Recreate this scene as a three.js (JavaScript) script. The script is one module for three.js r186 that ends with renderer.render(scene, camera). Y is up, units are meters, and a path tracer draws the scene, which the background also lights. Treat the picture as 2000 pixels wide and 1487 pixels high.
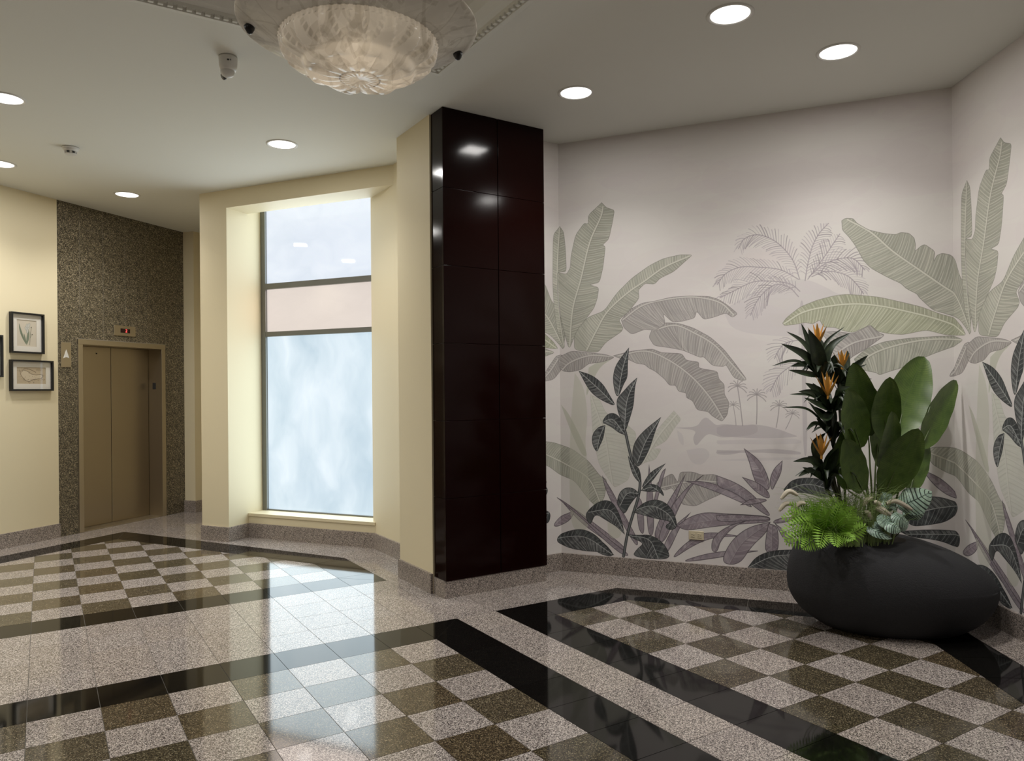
import * as THREE from 'three';
import { mergeGeometries, toCreasedNormals } from 'three/addons/utils/BufferGeometryUtils.js';
import { RoundedBoxGeometry } from 'three/addons/geometries/RoundedBoxGeometry.js';
import { TextGeometry } from 'three/addons/geometries/TextGeometry.js';
import { FontLoader } from 'three/addons/loaders/FontLoader.js';
import { RectAreaLightUniformsLib } from 'three/addons/lights/RectAreaLightUniformsLib.js';

// ---------------------------------------------------------------- camera, sky, large lights, exposure
const scene = new THREE.Scene();
const EYE = [4.186, 1.534, 2.060], YAW = 1.00978, ROLL = 0.0085;
const camera = new THREE.PerspectiveCamera(2 * Math.atan(743.5 / 1459.5) * 180 / Math.PI, 2000 / 1487, 0.05, 60);
camera.rotation.order = 'YXZ';
camera.position.set(...EYE);
camera.rotation.set(0, YAW, -ROLL);
camera.setViewOffset(2000, 1487, 0, -21.4, 2000, 1487);   // the lens is shifted a little downwards
scene.background = new THREE.Color().setRGB(0.80, 0.90, 1.0);
const renderer = new THREE.WebGLRenderer({ antialias: true });
renderer.toneMapping = THREE.LinearToneMapping;
renderer.toneMappingExposure = 1.0;
renderer.shadowMap.enabled = true;
renderer.shadowMap.type = THREE.PCFSoftShadowMap;
RectAreaLightUniformsLib.init();
const LAMP = { radiance: 58, beam: 5.5, color: new THREE.Color().setRGB(1.0, 0.975, 0.93) };
const DAY = { color: new THREE.Color().setRGB(0.83, 0.96, 1.0), radiance: 1.9 };

// ---------------------------------------------------------------- helpers
let seed = 7;
const rnd = () => { seed = (seed * 1664525 + 1013904223) >>> 0; return seed / 4294967296; };
const rr = (a, b) => a + (b - a) * rnd();
const V3 = (x, y, z) => new THREE.Vector3(x, y, z);
const lin = (r, g, b) => new THREE.Color().setRGB(r, g, b);
const taken = new Map();
function numbered(name) { const n = taken.get(name) || 0; taken.set(name, n + 1); return n ? name + '_' + String(n).padStart(3, '0') : name; }
function tag(o, label, category, kind, group) { o.userData.label = label; o.userData.category = category; if (kind) o.userData.kind = kind; if (group) o.userData.group = group; return o; }
function thing(name, label, category, [x, y, z] = [0, 0, 0], turn = 0, kind, group) {
  const o = new THREE.Group(); o.name = numbered(name); o.position.set(x, y, z); o.rotation.y = turn; scene.add(o);
  return tag(o, label, category, kind, group);
}
function part(name, geo, mat, parent) {
  const m = new THREE.Mesh(geo, mat); m.name = name; m.castShadow = m.receiveShadow = true; parent.add(m); return m;
}
const merge = (list) => mergeGeometries(list.map((g) => (g.index ? g.toNonIndexed() : g)), false);
const box = (x0, x1, y0, y1, z0, z1) => { const g = new THREE.BoxGeometry(x1 - x0, y1 - y0, z1 - z0); g.translate((x0 + x1) / 2, (y0 + y1) / 2, (z0 + z1) / 2); return metreUV(g); };
const rbox = (x0, x1, y0, y1, z0, z1, r = 0.004, s = 2) => { const g = new RoundedBoxGeometry(x1 - x0, y1 - y0, z1 - z0, s, r); g.translate((x0 + x1) / 2, (y0 + y1) / 2, (z0 + z1) / 2); return metreUV(g); };
function metreUV(g) {   // uv in metres from the dominant axis of each normal
  const p = g.attributes.position, n = g.attributes.normal, uv = new Float32Array(p.count * 2);
  for (let i = 0; i < p.count; i++) {
    const ax = Math.abs(n.getX(i)), ay = Math.abs(n.getY(i)), az = Math.abs(n.getZ(i));
    const [u, v] = ay >= ax && ay >= az ? [p.getX(i), p.getZ(i)] : az >= ax ? [p.getX(i), p.getY(i)] : [p.getZ(i), p.getY(i)];
    uv[2 * i] = u; uv[2 * i + 1] = v;
  }
  g.setAttribute('uv', new THREE.BufferAttribute(uv, 2)); return g;
}
// vertical prism on an outline of [x, z] points, from y0 to y1; side uv in metres along the outline
function prism(pts, y0, y1) {
  const P = [], N = [], U = []; let run = 0;
  let area = 0; for (let i = 0; i < pts.length; i++) { const a = pts[i], b = pts[(i + 1) % pts.length]; area += a[0] * b[1] - b[0] * a[1]; }
  if (area > 0) pts = pts.slice().reverse();   // x to the right and z towards us: negative area runs counter-clockwise seen from above
  for (let i = 0; i < pts.length; i++) {
    const a = pts[i], b = pts[(i + 1) % pts.length], d = Math.hypot(b[0] - a[0], b[1] - a[1]), nx = -(b[1] - a[1]) / d, nz = (b[0] - a[0]) / d;
    const q = [[a[0], y0, a[1], run, y0], [b[0], y0, b[1], run + d, y0], [b[0], y1, b[1], run + d, y1], [a[0], y1, a[1], run, y1]];
    for (const k of [0, 1, 2, 0, 2, 3]) { P.push(q[k][0], q[k][1], q[k][2]); N.push(nx, 0, nz); U.push(q[k][3], q[k][4]); }
    run += d;
  }
  const tri = THREE.ShapeUtils.triangulateShape(pts.map((p) => new THREE.Vector2(p[0], p[1])), []);
  for (const [up, y] of [[1, y1], [-1, y0]]) for (const t of tri) {
    const [a, b, c] = t.map((k) => pts[k]), cr = (b[0] - a[0]) * (c[1] - a[1]) - (c[0] - a[0]) * (b[1] - a[1]);
    const o = (cr < 0) === (up > 0) ? [a, b, c] : [a, c, b];
    for (const p of o) { P.push(p[0], y, p[1]); N.push(0, up, 0); U.push(p[0], p[1]); }
  }
  const g = new THREE.BufferGeometry();
  g.setAttribute('position', new THREE.Float32BufferAttribute(P, 3)); g.setAttribute('normal', new THREE.Float32BufferAttribute(N, 3)); g.setAttribute('uv', new THREE.Float32BufferAttribute(U, 2));
  return g;
}
// a straight wall slab: room face from a to b ([x, z]), the body lies on the side away from the room
function slab(a, b, y0, y1, thick, room) {
  const d = Math.hypot(b[0] - a[0], b[1] - a[1]); let nx = -(b[1] - a[1]) / d, nz = (b[0] - a[0]) / d;
  if ((room[0] - a[0]) * nx + (room[1] - a[1]) * nz < 0) { nx = -nx; nz = -nz; }
  return prism([a, b, [b[0] - nx * thick, b[1] - nz * thick], [a[0] - nx * thick, a[1] - nz * thick]], y0, y1);
}
const MID = [2.0, 1.5];
const lerp2 = (a, b, t) => [a[0] + (b[0] - a[0]) * t, a[1] + (b[1] - a[1]) * t];
function tube(points, radius, seg = 12, rad = 8, taper) {
  const c = new THREE.CatmullRomCurve3(points.map((p) => (p.isVector3 ? p : V3(...p)))), g = new THREE.TubeGeometry(c, seg, 1, rad, false), p = g.attributes.position;
  for (let i = 0; i <= seg; i++) { const o = c.getPointAt(i / seg), r = radius * (taper ? taper(i / seg) : 1); for (let j = 0; j <= rad; j++) { const k = i * (rad + 1) + j; p.setXYZ(k, o.x + (p.getX(k) - o.x) * r, o.y + (p.getY(k) - o.y) * r, o.z + (p.getZ(k) - o.z) * r); } }
  g.computeVertexNormals(); return g;
}

// ---------------------------------------------------------------- procedural textures
function dataTex(n, fill, srgb) {
  const d = new Uint8Array(n * n * 4);
  fill(d, n);
  const t = new THREE.DataTexture(d, n, n); t.wrapS = t.wrapT = THREE.RepeatWrapping; t.magFilter = THREE.LinearFilter; t.minFilter = THREE.LinearMipmapLinearFilter; t.generateMipmaps = true;
  if (srgb) t.colorSpace = THREE.SRGBColorSpace; t.needsUpdate = true; return t;
}
function grid(n, cells) { const a = new Float32Array(cells * cells); for (let i = 0; i < a.length; i++) a[i] = rnd(); return (x, y) => { const fx = x / n * cells, fy = y / n * cells, ix = Math.floor(fx), iy = Math.floor(fy); let tx = fx - ix, ty = fy - iy; tx = tx * tx * (3 - 2 * tx); ty = ty * ty * (3 - 2 * ty); const g = (i, j) => a[((j % cells) + cells) % cells * cells + ((i % cells) + cells) % cells]; return (g(ix, iy) * (1 - tx) + g(ix + 1, iy) * tx) * (1 - ty) + (g(ix, iy + 1) * (1 - tx) + g(ix + 1, iy + 1) * tx) * ty; }; }
// polished granite: crystals of a few colours, each a Voronoi-like cell
function granite(n, count, palette) {
  return dataTex(n, (d) => {
    const cell = Math.floor(Math.sqrt(count)), step = n / cell, pts = [];
    for (let j = 0; j < cell; j++) for (let i = 0; i < cell; i++) {
      let r = rnd(), c = palette[palette.length - 1]; for (const q of palette) { if (r < q[0]) { c = q; break; } r -= q[0]; }
      const v = rr(0.86, 1.14); pts.push([(i + rnd()) * step, (j + rnd()) * step, c[1] * v, c[2] * v, c[3] * v, rr(0.7, 1.4)]);
    }
    for (let y = 0; y < n; y++) for (let x = 0; x < n; x++) {
      const ci = Math.floor(x / step), cj = Math.floor(y / step); let best = 1e9, b = null;
      for (let dj = -1; dj <= 1; dj++) for (let di = -1; di <= 1; di++) {
        const i = (ci + di + cell) % cell, j = (cj + dj + cell) % cell, p = pts[j * cell + i];
        let dx = Math.abs(p[0] - x), dy = Math.abs(p[1] - y); if (dx > n / 2) dx = n - dx; if (dy > n / 2) dy = n - dy;
        const q = (dx * dx + dy * dy) * p[5]; if (q < best) { best = q; b = p; }
      }
      const k = (y * n + x) * 4, e = rr(-5, 5); d[k] = Math.max(0, Math.min(255, b[2] + e)); d[k + 1] = Math.max(0, Math.min(255, b[3] + e)); d[k + 2] = Math.max(0, Math.min(255, b[4] + e)); d[k + 3] = 255;
    }
  }, true);
}
const noiseTex = (n, layers, lo, hi) => dataTex(n, (d) => { const g = layers.map(([c, w]) => [grid(n, c), w]); const tot = layers.reduce((s, l) => s + l[1], 0); for (let y = 0; y < n; y++) for (let x = 0; x < n; x++) { let v = 0; for (const [f, w] of g) v += f(x, y) * w; v = lo + (hi - lo) * v / tot; const k = (y * n + x) * 4; d[k] = d[k + 1] = d[k + 2] = v; d[k + 3] = 255; } });
const scaled = (t, r) => { const c = t.clone(); c.repeat.set(r, r); c.needsUpdate = true; return c; };

const TX = {
  light: granite(512, 128 * 128, [[0.32, 184, 174, 168], [0.26, 150, 141, 137], [0.2, 112, 104, 100], [0.15, 62, 57, 55], [0.07, 210, 202, 194]]),
  dark: granite(512, 128 * 128, [[0.36, 82, 73, 58], [0.28, 60, 53, 43], [0.16, 112, 102, 82], [0.14, 34, 31, 26], [0.06, 146, 136, 116]]),
  black: granite(512, 150 * 150, [[0.80, 17, 16, 15], [0.12, 24, 23, 20], [0.06, 12, 11, 11], [0.02, 46, 44, 38]]),
  wall: granite(512, 140 * 140, [[0.32, 96, 88, 70], [0.24, 60, 54, 42], [0.18, 136, 126, 104], [0.17, 28, 26, 20], [0.09, 176, 164, 140]]),
  paint: noiseTex(256, [[64, 1], [128, 0.7], [12, 0.5]], 90, 165),
  cloth: noiseTex(512, [[128, 1], [256, 1], [40, 0.6]], 60, 200),
};
const gmat = (t, rough, extra) => new THREE.MeshPhysicalMaterial({ map: scaled(t, 2), roughness: rough, ior: 1.68, ...extra });
const M = {
  lightTile: [gmat(TX.light, 0.075), gmat(TX.light, 0.085, { color: lin(0.93, 0.92, 0.91) }), gmat(TX.light, 0.08, { color: lin(1.0, 0.985, 0.96) })],
  darkTile: [gmat(TX.dark, 0.075), gmat(TX.dark, 0.08, { color: lin(1.0, 0.94, 0.88) }), gmat(TX.dark, 0.085, { color: lin(0.86, 0.87, 0.83) })],
  blackTile: [gmat(TX.black, 0.05, { ior: 1.45, specularIntensity: 0.75 }), gmat(TX.black, 0.06, { ior: 1.45, specularIntensity: 0.75, color: lin(0.85, 0.85, 0.85) })],
  grout: new THREE.MeshStandardMaterial({ color: lin(0.17, 0.155, 0.135), roughness: 0.9 }),
  joint: new THREE.MeshStandardMaterial({ color: lin(0.30, 0.27, 0.22), roughness: 0.9 }),
  skirting: gmat(TX.light, 0.35, { color: lin(0.86, 0.83, 0.79) }),
  granite: new THREE.MeshPhysicalMaterial({ map: scaled(TX.wall, 1.3), roughness: 0.3, ior: 1.6 }),
  beige: new THREE.MeshStandardMaterial({ color: lin(0.74, 0.655, 0.455), roughness: 0.55, bumpMap: scaled(TX.paint, 3), bumpScale: 0.0006 }),
  white: new THREE.MeshStandardMaterial({ color: lin(0.73, 0.73, 0.675), roughness: 0.75, bumpMap: scaled(TX.paint, 3), bumpScale: 0.0005 }),
  brownWall: new THREE.MeshStandardMaterial({ color: lin(0.20, 0.16, 0.12), roughness: 0.6 }),
  lacquer: new THREE.MeshPhysicalMaterial({ color: lin(0.0075, 0.0014, 0.0011), roughness: 0.115, ior: 1.5, specularIntensity: 0.26, bumpMap: scaled(noiseTex(256, [[128, 1], [24, 0.8]], 100, 156), 3), bumpScale: 0.00012 }),
  lacquerSeam: new THREE.MeshStandardMaterial({ color: lin(0.012, 0.006, 0.005), roughness: 0.6 }),
  steel: new THREE.MeshStandardMaterial({ color: lin(0.42, 0.36, 0.27), metalness: 1, roughness: 0.34 }),
  steelFrame: new THREE.MeshStandardMaterial({ color: lin(0.50, 0.44, 0.34), metalness: 1, roughness: 0.4 }),
  alu: new THREE.MeshStandardMaterial({ color: lin(0.20, 0.205, 0.195), metalness: 0.5, roughness: 0.45 }),
  blackPaint: new THREE.MeshStandardMaterial({ color: lin(0.006, 0.006, 0.007), roughness: 0.3 }),
  matBoard: new THREE.MeshStandardMaterial({ color: lin(0.74, 0.71, 0.65), roughness: 0.9 }),
  glass: new THREE.MeshPhysicalMaterial({ color: lin(1, 1, 1), transmission: 1, roughness: 0.02, ior: 1.5, thickness: 0 }),
  plasticWhite: new THREE.MeshStandardMaterial({ color: lin(0.68, 0.67, 0.63), roughness: 0.4 }),
  plasticDark: new THREE.MeshStandardMaterial({ color: lin(0.03, 0.03, 0.032), roughness: 0.4 }),
  ivory: new THREE.MeshStandardMaterial({ color: lin(0.62, 0.54, 0.38), roughness: 0.4 }),
};

// ---------------------------------------------------------------- the plan of the room: [x, z] points in metres
const H = 3.65, T = 0.305;
const EW = { o: [-4.872, 2.418], d: [-0.6093, -0.793], n: [0.793, -0.6093] };        // lift wall: origin, along, into the room
const onE = (s, out = 0) => [EW.o[0] + EW.d[0] * s + EW.n[0] * out, EW.o[1] + EW.d[1] * s + EW.n[1] * out];
const WW = { o: [-4.250, 0.640], d: [0.827, -0.562], n: [0.562, 0.827] };            // window wall
const onW = (s, out = 0) => [WW.o[0] + WW.d[0] * s + WW.n[0] * out, WW.o[1] + WW.d[1] * s + WW.n[1] * out];
const NI = [-1.015, -1.695], BR = [1.388, -3.375], RD = [0.826, 0.563];              // niche corner, back corner, right wall direction
const RE = [BR[0] + RD[0] * 4.4, BR[1] + RD[1] * 4.4];
const ROOM = [onE(-3.3), onE(2.427), onE(2.427, 0.17), onE(3.1, 0.17), [-4.60, 0.10], onW(0), onW(0.37), onW(0.37, -0.5), onW(1.95, -0.5), [-2.83, -0.71], [-1.575, -0.71], [-1.575, -0.448], [-0.958, -0.448], [-0.767, -0.46], [-0.775, -1.38], [-1.015, -1.40], NI, BR, RE, [6.6, 0.4], [6.6, 5.6], [-2.0, 5.6]];
const inRoom = (x, z) => { let c = false; for (let i = 0, j = ROOM.length - 1; i < ROOM.length; j = i++) { const a = ROOM[i], b = ROOM[j]; if ((a[1] > z) !== (b[1] > z) && x < (b[0] - a[0]) * (z - a[1]) / (b[1] - a[1]) + a[0]) c = !c; } return c; };

// ---------------------------------------------------------------- floor of 305 mm granite tiles
{
  const floor = thing('floor', 'polished granite floor with checkered panels framed in black', 'floor', [0, 0, 0], 0, 'structure');
  const bed = new THREE.Shape([[-7.6, -4.2], [7.4, -4.2], [7.4, 6.4], [-7.6, 6.4]].map((p) => new THREE.Vector2(p[0], -p[1])));
  const bg = new THREE.ExtrudeGeometry(bed, { depth: 0.15, bevelEnabled: false }); bg.rotateX(-Math.PI / 2); bg.translate(0, -0.1535, 0);
  part('grout_bed', bg, M.grout, floor);
  const GAP = 0.0028 / T;   // in tile units, half on each side
  const clip = (poly, p, q, keepLeft) => {   // half plane left (or right) of the line p -> q
    const out = [], f = (a) => ((q[0] - p[0]) * (a[1] - p[1]) - (q[1] - p[1]) * (a[0] - p[0])) * (keepLeft ? 1 : -1);
    for (let i = 0; i < poly.length; i++) { const a = poly[i], b = poly[(i + 1) % poly.length], fa = f(a), fb = f(b); if (fa >= 0) out.push(a); if ((fa >= 0) !== (fb >= 0)) { const t = fa / (fa - fb); out.push([a[0] + (b[0] - a[0]) * t, a[1] + (b[1] - a[1]) * t]); } }
    return out.length > 2 ? out : [];
  };
  const area = (p) => { let s = 0; for (let i = 0; i < p.length; i++) { const a = p[i], b = p[(i + 1) % p.length]; s += a[0] * b[1] - b[0] * a[1]; } return Math.abs(s / 2); };
  const offset = (poly, d) => {   // convex and counter-clockwise; d > 0 shrinks; d may be one number for each edge
    const n = poly.length, L = poly.map((a, i) => { const b = poly[(i + 1) % n], l = Math.hypot(b[0] - a[0], b[1] - a[1]), k = Array.isArray(d) ? d[i] : d, nx = -(b[1] - a[1]) / l, ny = (b[0] - a[0]) / l; return [[a[0] + nx * k, a[1] + ny * k], [b[0] - a[0], b[1] - a[1]]]; });
    return L.map((e, i) => { const f = L[(i + n - 1) % n], den = f[1][0] * e[1][1] - f[1][1] * e[1][0], t = ((e[0][0] - f[0][0]) * e[1][1] - (e[0][1] - f[0][1]) * e[1][0]) / den; return [f[0][0] + f[1][0] * t, f[0][1] + f[1][1] * t]; });
  };
  const inside = (poly, region) => region.reduce((p, a, i) => (p.length ? clip(p, a, region[(i + 1) % region.length], true) : p), poly);
  const minus = (poly, region) => { const out = []; let rest = poly; region.forEach((a, i) => { if (!rest.length) return; const b = region[(i + 1) % region.length], o = clip(rest, a, b, false); if (o.length && area(o) > 1e-5) out.push(o); rest = clip(rest, a, b, true); }); return out; };
  // panels, in tile units (u along x, v along -z); the frames are one tile wide
  const PAN = [
    { o: [[-1, 1], [-1, -13], [16, -13], [16, 1]], w: [1, 0, 0, 1], light: 1 },
    { o: [[-5, 1], [-8.27, 1], [-17.09, -4.25], [-11.7, -12.2], [-5, -12.2]], w: [1, 1, 1, 0, 1], light: 0 },
    { o: [[-1, 2], [15.8, 2], [4.756, 9.94], [-1, 5.6]], w: [1, 1, 1, 1], light: 0 },
  ];
  for (const p of PAN) p.i = offset(p.o, p.w);
  const view = (u, v) => { const x = u * T - EYE[0], z = -v * T - EYE[2], f = x * -Math.sin(YAW) - z * Math.cos(YAW), r = x * Math.cos(YAW) - z * Math.sin(YAW); if (f < 0.6) return false; const px = 1000 + 1459.5 * r / f, py = 765 + 1459.5 * EYE[1] / f; return px > -110 && px < 2110 && py < 1600; };
  const rest = { light: [], dark: [], black: [] };
  const full = Array.from({ length: 6 }, () => tileGeo([[[-0.5 + GAP / 2, -0.5 + GAP / 2], [0.5 - GAP / 2, -0.5 + GAP / 2], [0.5 - GAP / 2, 0.5 - GAP / 2], [-0.5 + GAP / 2, 0.5 - GAP / 2]]]));
  function tileGeo(polys) {
    const ou = rnd() * 5, ov = rnd() * 5;
    const g = merge(polys.map((p) => prism(p.map(([u, v]) => [u * T, -v * T]), -0.012, 0)));
    const uv = g.attributes.uv; for (let i = 0; i < uv.count; i++) uv.setXY(i, uv.getX(i) + ou, uv.getY(i) + ov);
    return g;
  }
  const NAMES = { light: 'light_granite_tile', dark: 'dark_granite_tile', black: 'black_granite_tile' }, MATS = { light: M.lightTile, dark: M.darkTile, black: M.blackTile };
  function put(kind, polys, whole, c) {
    polys = polys.filter((p) => area(p) > 0.004); if (!polys.length) return;
    const mats = MATS[kind], m = mats[Math.floor(rnd() * mats.length)], ctr = c || [polys[0].reduce((s, p) => s + p[0], 0) / polys[0].length, polys[0].reduce((s, p) => s + p[1], 0) / polys[0].length];
    if (!polys.some((p) => p.some(([u, v]) => inRoom(u * T, -v * T))) && !inRoom(ctr[0] * T, -ctr[1] * T)) return;
    const v = view(...ctr), g = whole ? full[Math.floor(rnd() * 6)] : tileGeo(polys);
    if (!v) { const q = g.clone(); if (whole) q.translate(ctr[0] * T, 0, -ctr[1] * T); rest[kind].push(q); return; }
    const o = part(NAMES[kind], g, m, floor); if (whole) o.position.set(ctr[0] * T, 0, -ctr[1] * T);
  }
  for (let i = -24; i < 22; i++) for (let j = -19; j < 14; j++) {
    const h = GAP / 2, cell = [[i + h, j + h], [i + 1 - h, j + h], [i + 1 - h, j + 1 - h], [i + h, j + 1 - h]], c = [i + 0.5, j + 0.5];
    let out = [cell];
    for (const p of PAN) {
      const ins = inside(cell, offset(p.i, h));
      if (ins.length) { const whole = Math.abs(area(ins) - area(cell)) < 1e-6; put((((i + j) % 2 + 2) % 2 === 1) === (p.light === 1) ? 'light' : 'dark', [ins], whole, whole ? c : null); }
      out = out.flatMap((q) => minus(q, offset(p.o, -h)));
    }
    if (out.length) { const whole = out.length === 1 && Math.abs(area(out[0]) - area(cell)) < 1e-6; put('light', out, whole, whole ? c : null); }
  }
  for (const p of PAN) p.o.forEach((a, k) => {
    if (!p.w[k]) return;
    const n = p.o.length, b = p.o[(k + 1) % n], quad = offset([a, b, p.i[(k + 1) % n], p.i[k]], GAP / 2), l = Math.hypot(b[0] - a[0], b[1] - a[1]), d = [(b[0] - a[0]) / l, (b[1] - a[1]) / l];
    const straight = Math.abs(d[0]) < 1e-6 || Math.abs(d[1]) < 1e-6, at = (q) => q[0] * d[0] + q[1] * d[1], start = straight ? Math.floor(Math.min(at(a), at(b)) - 1) : at(a);
    for (let t = start; t < at(b) + 1; t += 1) {
      const lo = [d[0] * (t + GAP / 2), d[1] * (t + GAP / 2)], hi = [d[0] * (t + 1 - GAP / 2), d[1] * (t + 1 - GAP / 2)], perp = [-d[1], d[0]];
      const q = clip(clip(quad, lo, [lo[0] + perp[0], lo[1] + perp[1]], false), hi, [hi[0] + perp[0], hi[1] + perp[1]], true);
      if (q.length && area(q) > 0.004) put('black', [q], false);
    }
  });
  for (const k of ['light', 'dark', 'black']) if (rest[k].length) part(NAMES[k] + '_field', merge(rest[k]), MATS[k][0], floor).userData.kind = 'stuff';
}

// ---------------------------------------------------------------- ceiling with a coffer
const CO = { x0: -0.27, x1: 2.91, z0: -0.20, z1: 2.14 };
{
  const ceil = thing('ceiling', 'white plaster ceiling with a square coffer above the glass bowl lamp', 'ceiling', [0, 0, 0], 0, 'structure');
  const s = new THREE.Shape([[-7.6, -4.4], [7.6, -4.4], [7.6, 6.6], [-7.6, 6.6]].map((p) => new THREE.Vector2(p[0], -p[1])));
  s.holes.push(new THREE.Path([[CO.x0, CO.z0], [CO.x1, CO.z0], [CO.x1, CO.z1], [CO.x0, CO.z1]].map((p) => new THREE.Vector2(p[0], -p[1]))));
  const g = new THREE.ExtrudeGeometry(s, { depth: 0.42, bevelEnabled: false }); g.rotateX(-Math.PI / 2); g.translate(0, H, 0);
  part('ceiling_field', g, M.white, ceil);
  part('coffer_top', box(CO.x0 - 0.1, CO.x1 + 0.1, H + 0.42, H + 0.52, CO.z0 - 0.1, CO.z1 + 0.1), M.white, ceil);
  const tr = thing('trim_1', 'white cornice with small dentils round the ceiling coffer', 'cornice', [0, 0, 0], 0, 'structure');
  // profile: offset inwards, height over the ceiling
  const prof = [[0, 0.012], [0, -0.014], [0.036, -0.018], [0.040, 0.004], [0.062, 0.004], [0.066, 0.020], [0.100, 0.030], [0.140, 0.060], [0.170, 0.105], [0.185, 0.150], [0.215, 0.165], [0.215, 0.20], [0.0, 0.20]];
  const ring = (o) => [[CO.x0 + o, CO.z0 + o], [CO.x1 - o, CO.z0 + o], [CO.x1 - o, CO.z1 - o], [CO.x0 + o, CO.z1 - o]];
  for (let k = 0; k < 4; k++) {
    const P = [];
    for (let i = 0; i < prof.length; i++) { const a = prof[i], b = prof[(i + 1) % prof.length], a0 = ring(a[0])[k], a1 = ring(a[0])[(k + 1) % 4], b0 = ring(b[0])[k], b1 = ring(b[0])[(k + 1) % 4]; const q = [[a0, a[1]], [a1, a[1]], [b1, b[1]], [b0, b[1]]].map(([p, y]) => [p[0], H + y, p[1]]); for (const t of [0, 1, 2, 0, 2, 3]) P.push(...q[t]); }
    const cg = new THREE.BufferGeometry(); cg.setAttribute('position', new THREE.Float32BufferAttribute(P, 3)); cg.computeVertexNormals(); metreUV(cg);
    part('cornice_side', cg, M.white, tr);
  }
  const dg = rbox(-0.014, 0.014, -0.014, 0.012, -0.011, 0.011, 0.002, 1);
  const dent = (x, z, turn) => { const o = part('dentil', dg, M.white, tr); o.position.set(x, H, z); o.rotation.y = turn; };
  for (let x = CO.x0 + 0.075; x < CO.x1 - 0.06; x += 0.048) { dent(x, CO.z0 + 0.051, 0); dent(x, CO.z1 - 0.051, 0); }
  for (let z = CO.z0 + 0.075; z < CO.z1 - 0.06; z += 0.048) { dent(CO.x0 + 0.051, z, Math.PI / 2); dent(CO.x1 - 0.051, z, Math.PI / 2); }
}

// ---------------------------------------------------------------- walls
function structure(name, label, category, geo, mat) { const m = new THREE.Mesh(geo, mat); m.name = numbered(name); m.castShadow = m.receiveShadow = true; scene.add(m); return tag(m, label, category, 'structure'); }
structure('wall_left', 'cream painted wall on the left with framed pictures', 'wall', slab(onE(-3.3), onE(0.633), 0, H, 0.2, MID), M.beige);
structure('wall_passage', 'narrow cream wall edge right of the lift granite', 'wall', merge([prism([onE(2.43, 0), onE(2.43, 0.17), onE(3.1, 0.17), onE(3.1, -0.25), onE(2.43, -0.25)], 0, H), slab(onE(3.1, 0.17), [-4.60, 0.10], 0, H, 0.2, [-4.6, 1])]), M.beige);
structure('wall_right', 'right wall of the planting niche covered by the same tropical wallpaper', 'wall', slab(BR, RE, 0, H, 0.2, MID), new THREE.MeshStandardMaterial({ color: lin(0.5, 0.5, 0.5) }));
structure('wall_back', 'wide niche wall with a grey tropical banana leaf mural', 'wall', slab(NI, BR, 0, H, 0.2, MID), new THREE.MeshStandardMaterial({ color: lin(0.5, 0.5, 0.5) }));
structure('wall_niche', 'short mural wall strip tucked behind the dark column', 'wall', prism([[-1.015, -1.38], NI, [-1.25, -1.70], [-1.25, -1.38]], 0, H), new THREE.MeshStandardMaterial({ color: lin(0.5, 0.5, 0.5) }));
structure('wall_behind', 'dim brown wall behind the camera', 'wall', merge([slab(RE, [6.6, 0.4], 0, H, 0.2, MID), slab([6.6, 0.4], [6.6, 5.6], 0, H, 0.2, MID), slab([6.6, 5.6], [-2.0, 5.6], 0, H, 0.2, MID), slab([-2.0, 5.6], onE(-3.3), 0, H, 0.2, MID)]), M.brownWall);

// the lift wall: granite panels 305 x 612 mm round the doorway
const DOOR = { s0: 0.869, s1: 2.105, h: 2.16 };
{
  const w = thing('wall_lift', 'dark speckled granite wall round the lift doors', 'wall', [EW.o[0], 0, EW.o[1]], Math.atan2(-EW.d[1], EW.d[0]), 'structure');
  // local x runs along the wall, local z into the room
  part('wall_core', merge([box(0.62, DOOR.s0, 0, H, -0.4, -0.0012), box(DOOR.s1, 2.44, 0, H, -0.4, -0.0012), box(DOOR.s0, DOOR.s1, DOOR.h, H, -0.4, -0.0012)]), M.joint, w);
  const xs = [0.633, 0.905, 1.21, 1.515, 1.82, 2.125, 2.43], ys = [0, 0.33, 0.942, 1.554, 2.166, 2.778, 3.39, H];
  for (let i = 0; i < xs.length - 1; i++) for (let j = 0; j < ys.length - 1; j++) {
    let [x0, x1, y0, y1] = [xs[i], xs[i + 1], ys[j], ys[j + 1]];
    if (y0 < DOOR.h - 0.02) { if (x0 < DOOR.s0 && x1 > DOOR.s0) x1 = DOOR.s0; else if (x0 < DOOR.s1 && x1 > DOOR.s1) x0 = DOOR.s1; else if (x0 >= DOOR.s0 && x1 <= DOOR.s1 + 0.001) continue; }
    const g = rbox(x0 + 0.0018, x1 - 0.0018, y0 + 0.0011, y1 - 0.0011, -0.0034, 0, 0.0004, 1), uv = g.attributes.uv, a = rnd() * 4, b = rnd() * 4;
    for (let k = 0; k < uv.count; k++) uv.setXY(k, uv.getX(k) + a, uv.getY(k) + b);
    part('granite_panel', g, M.granite, w);
  }
}
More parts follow.
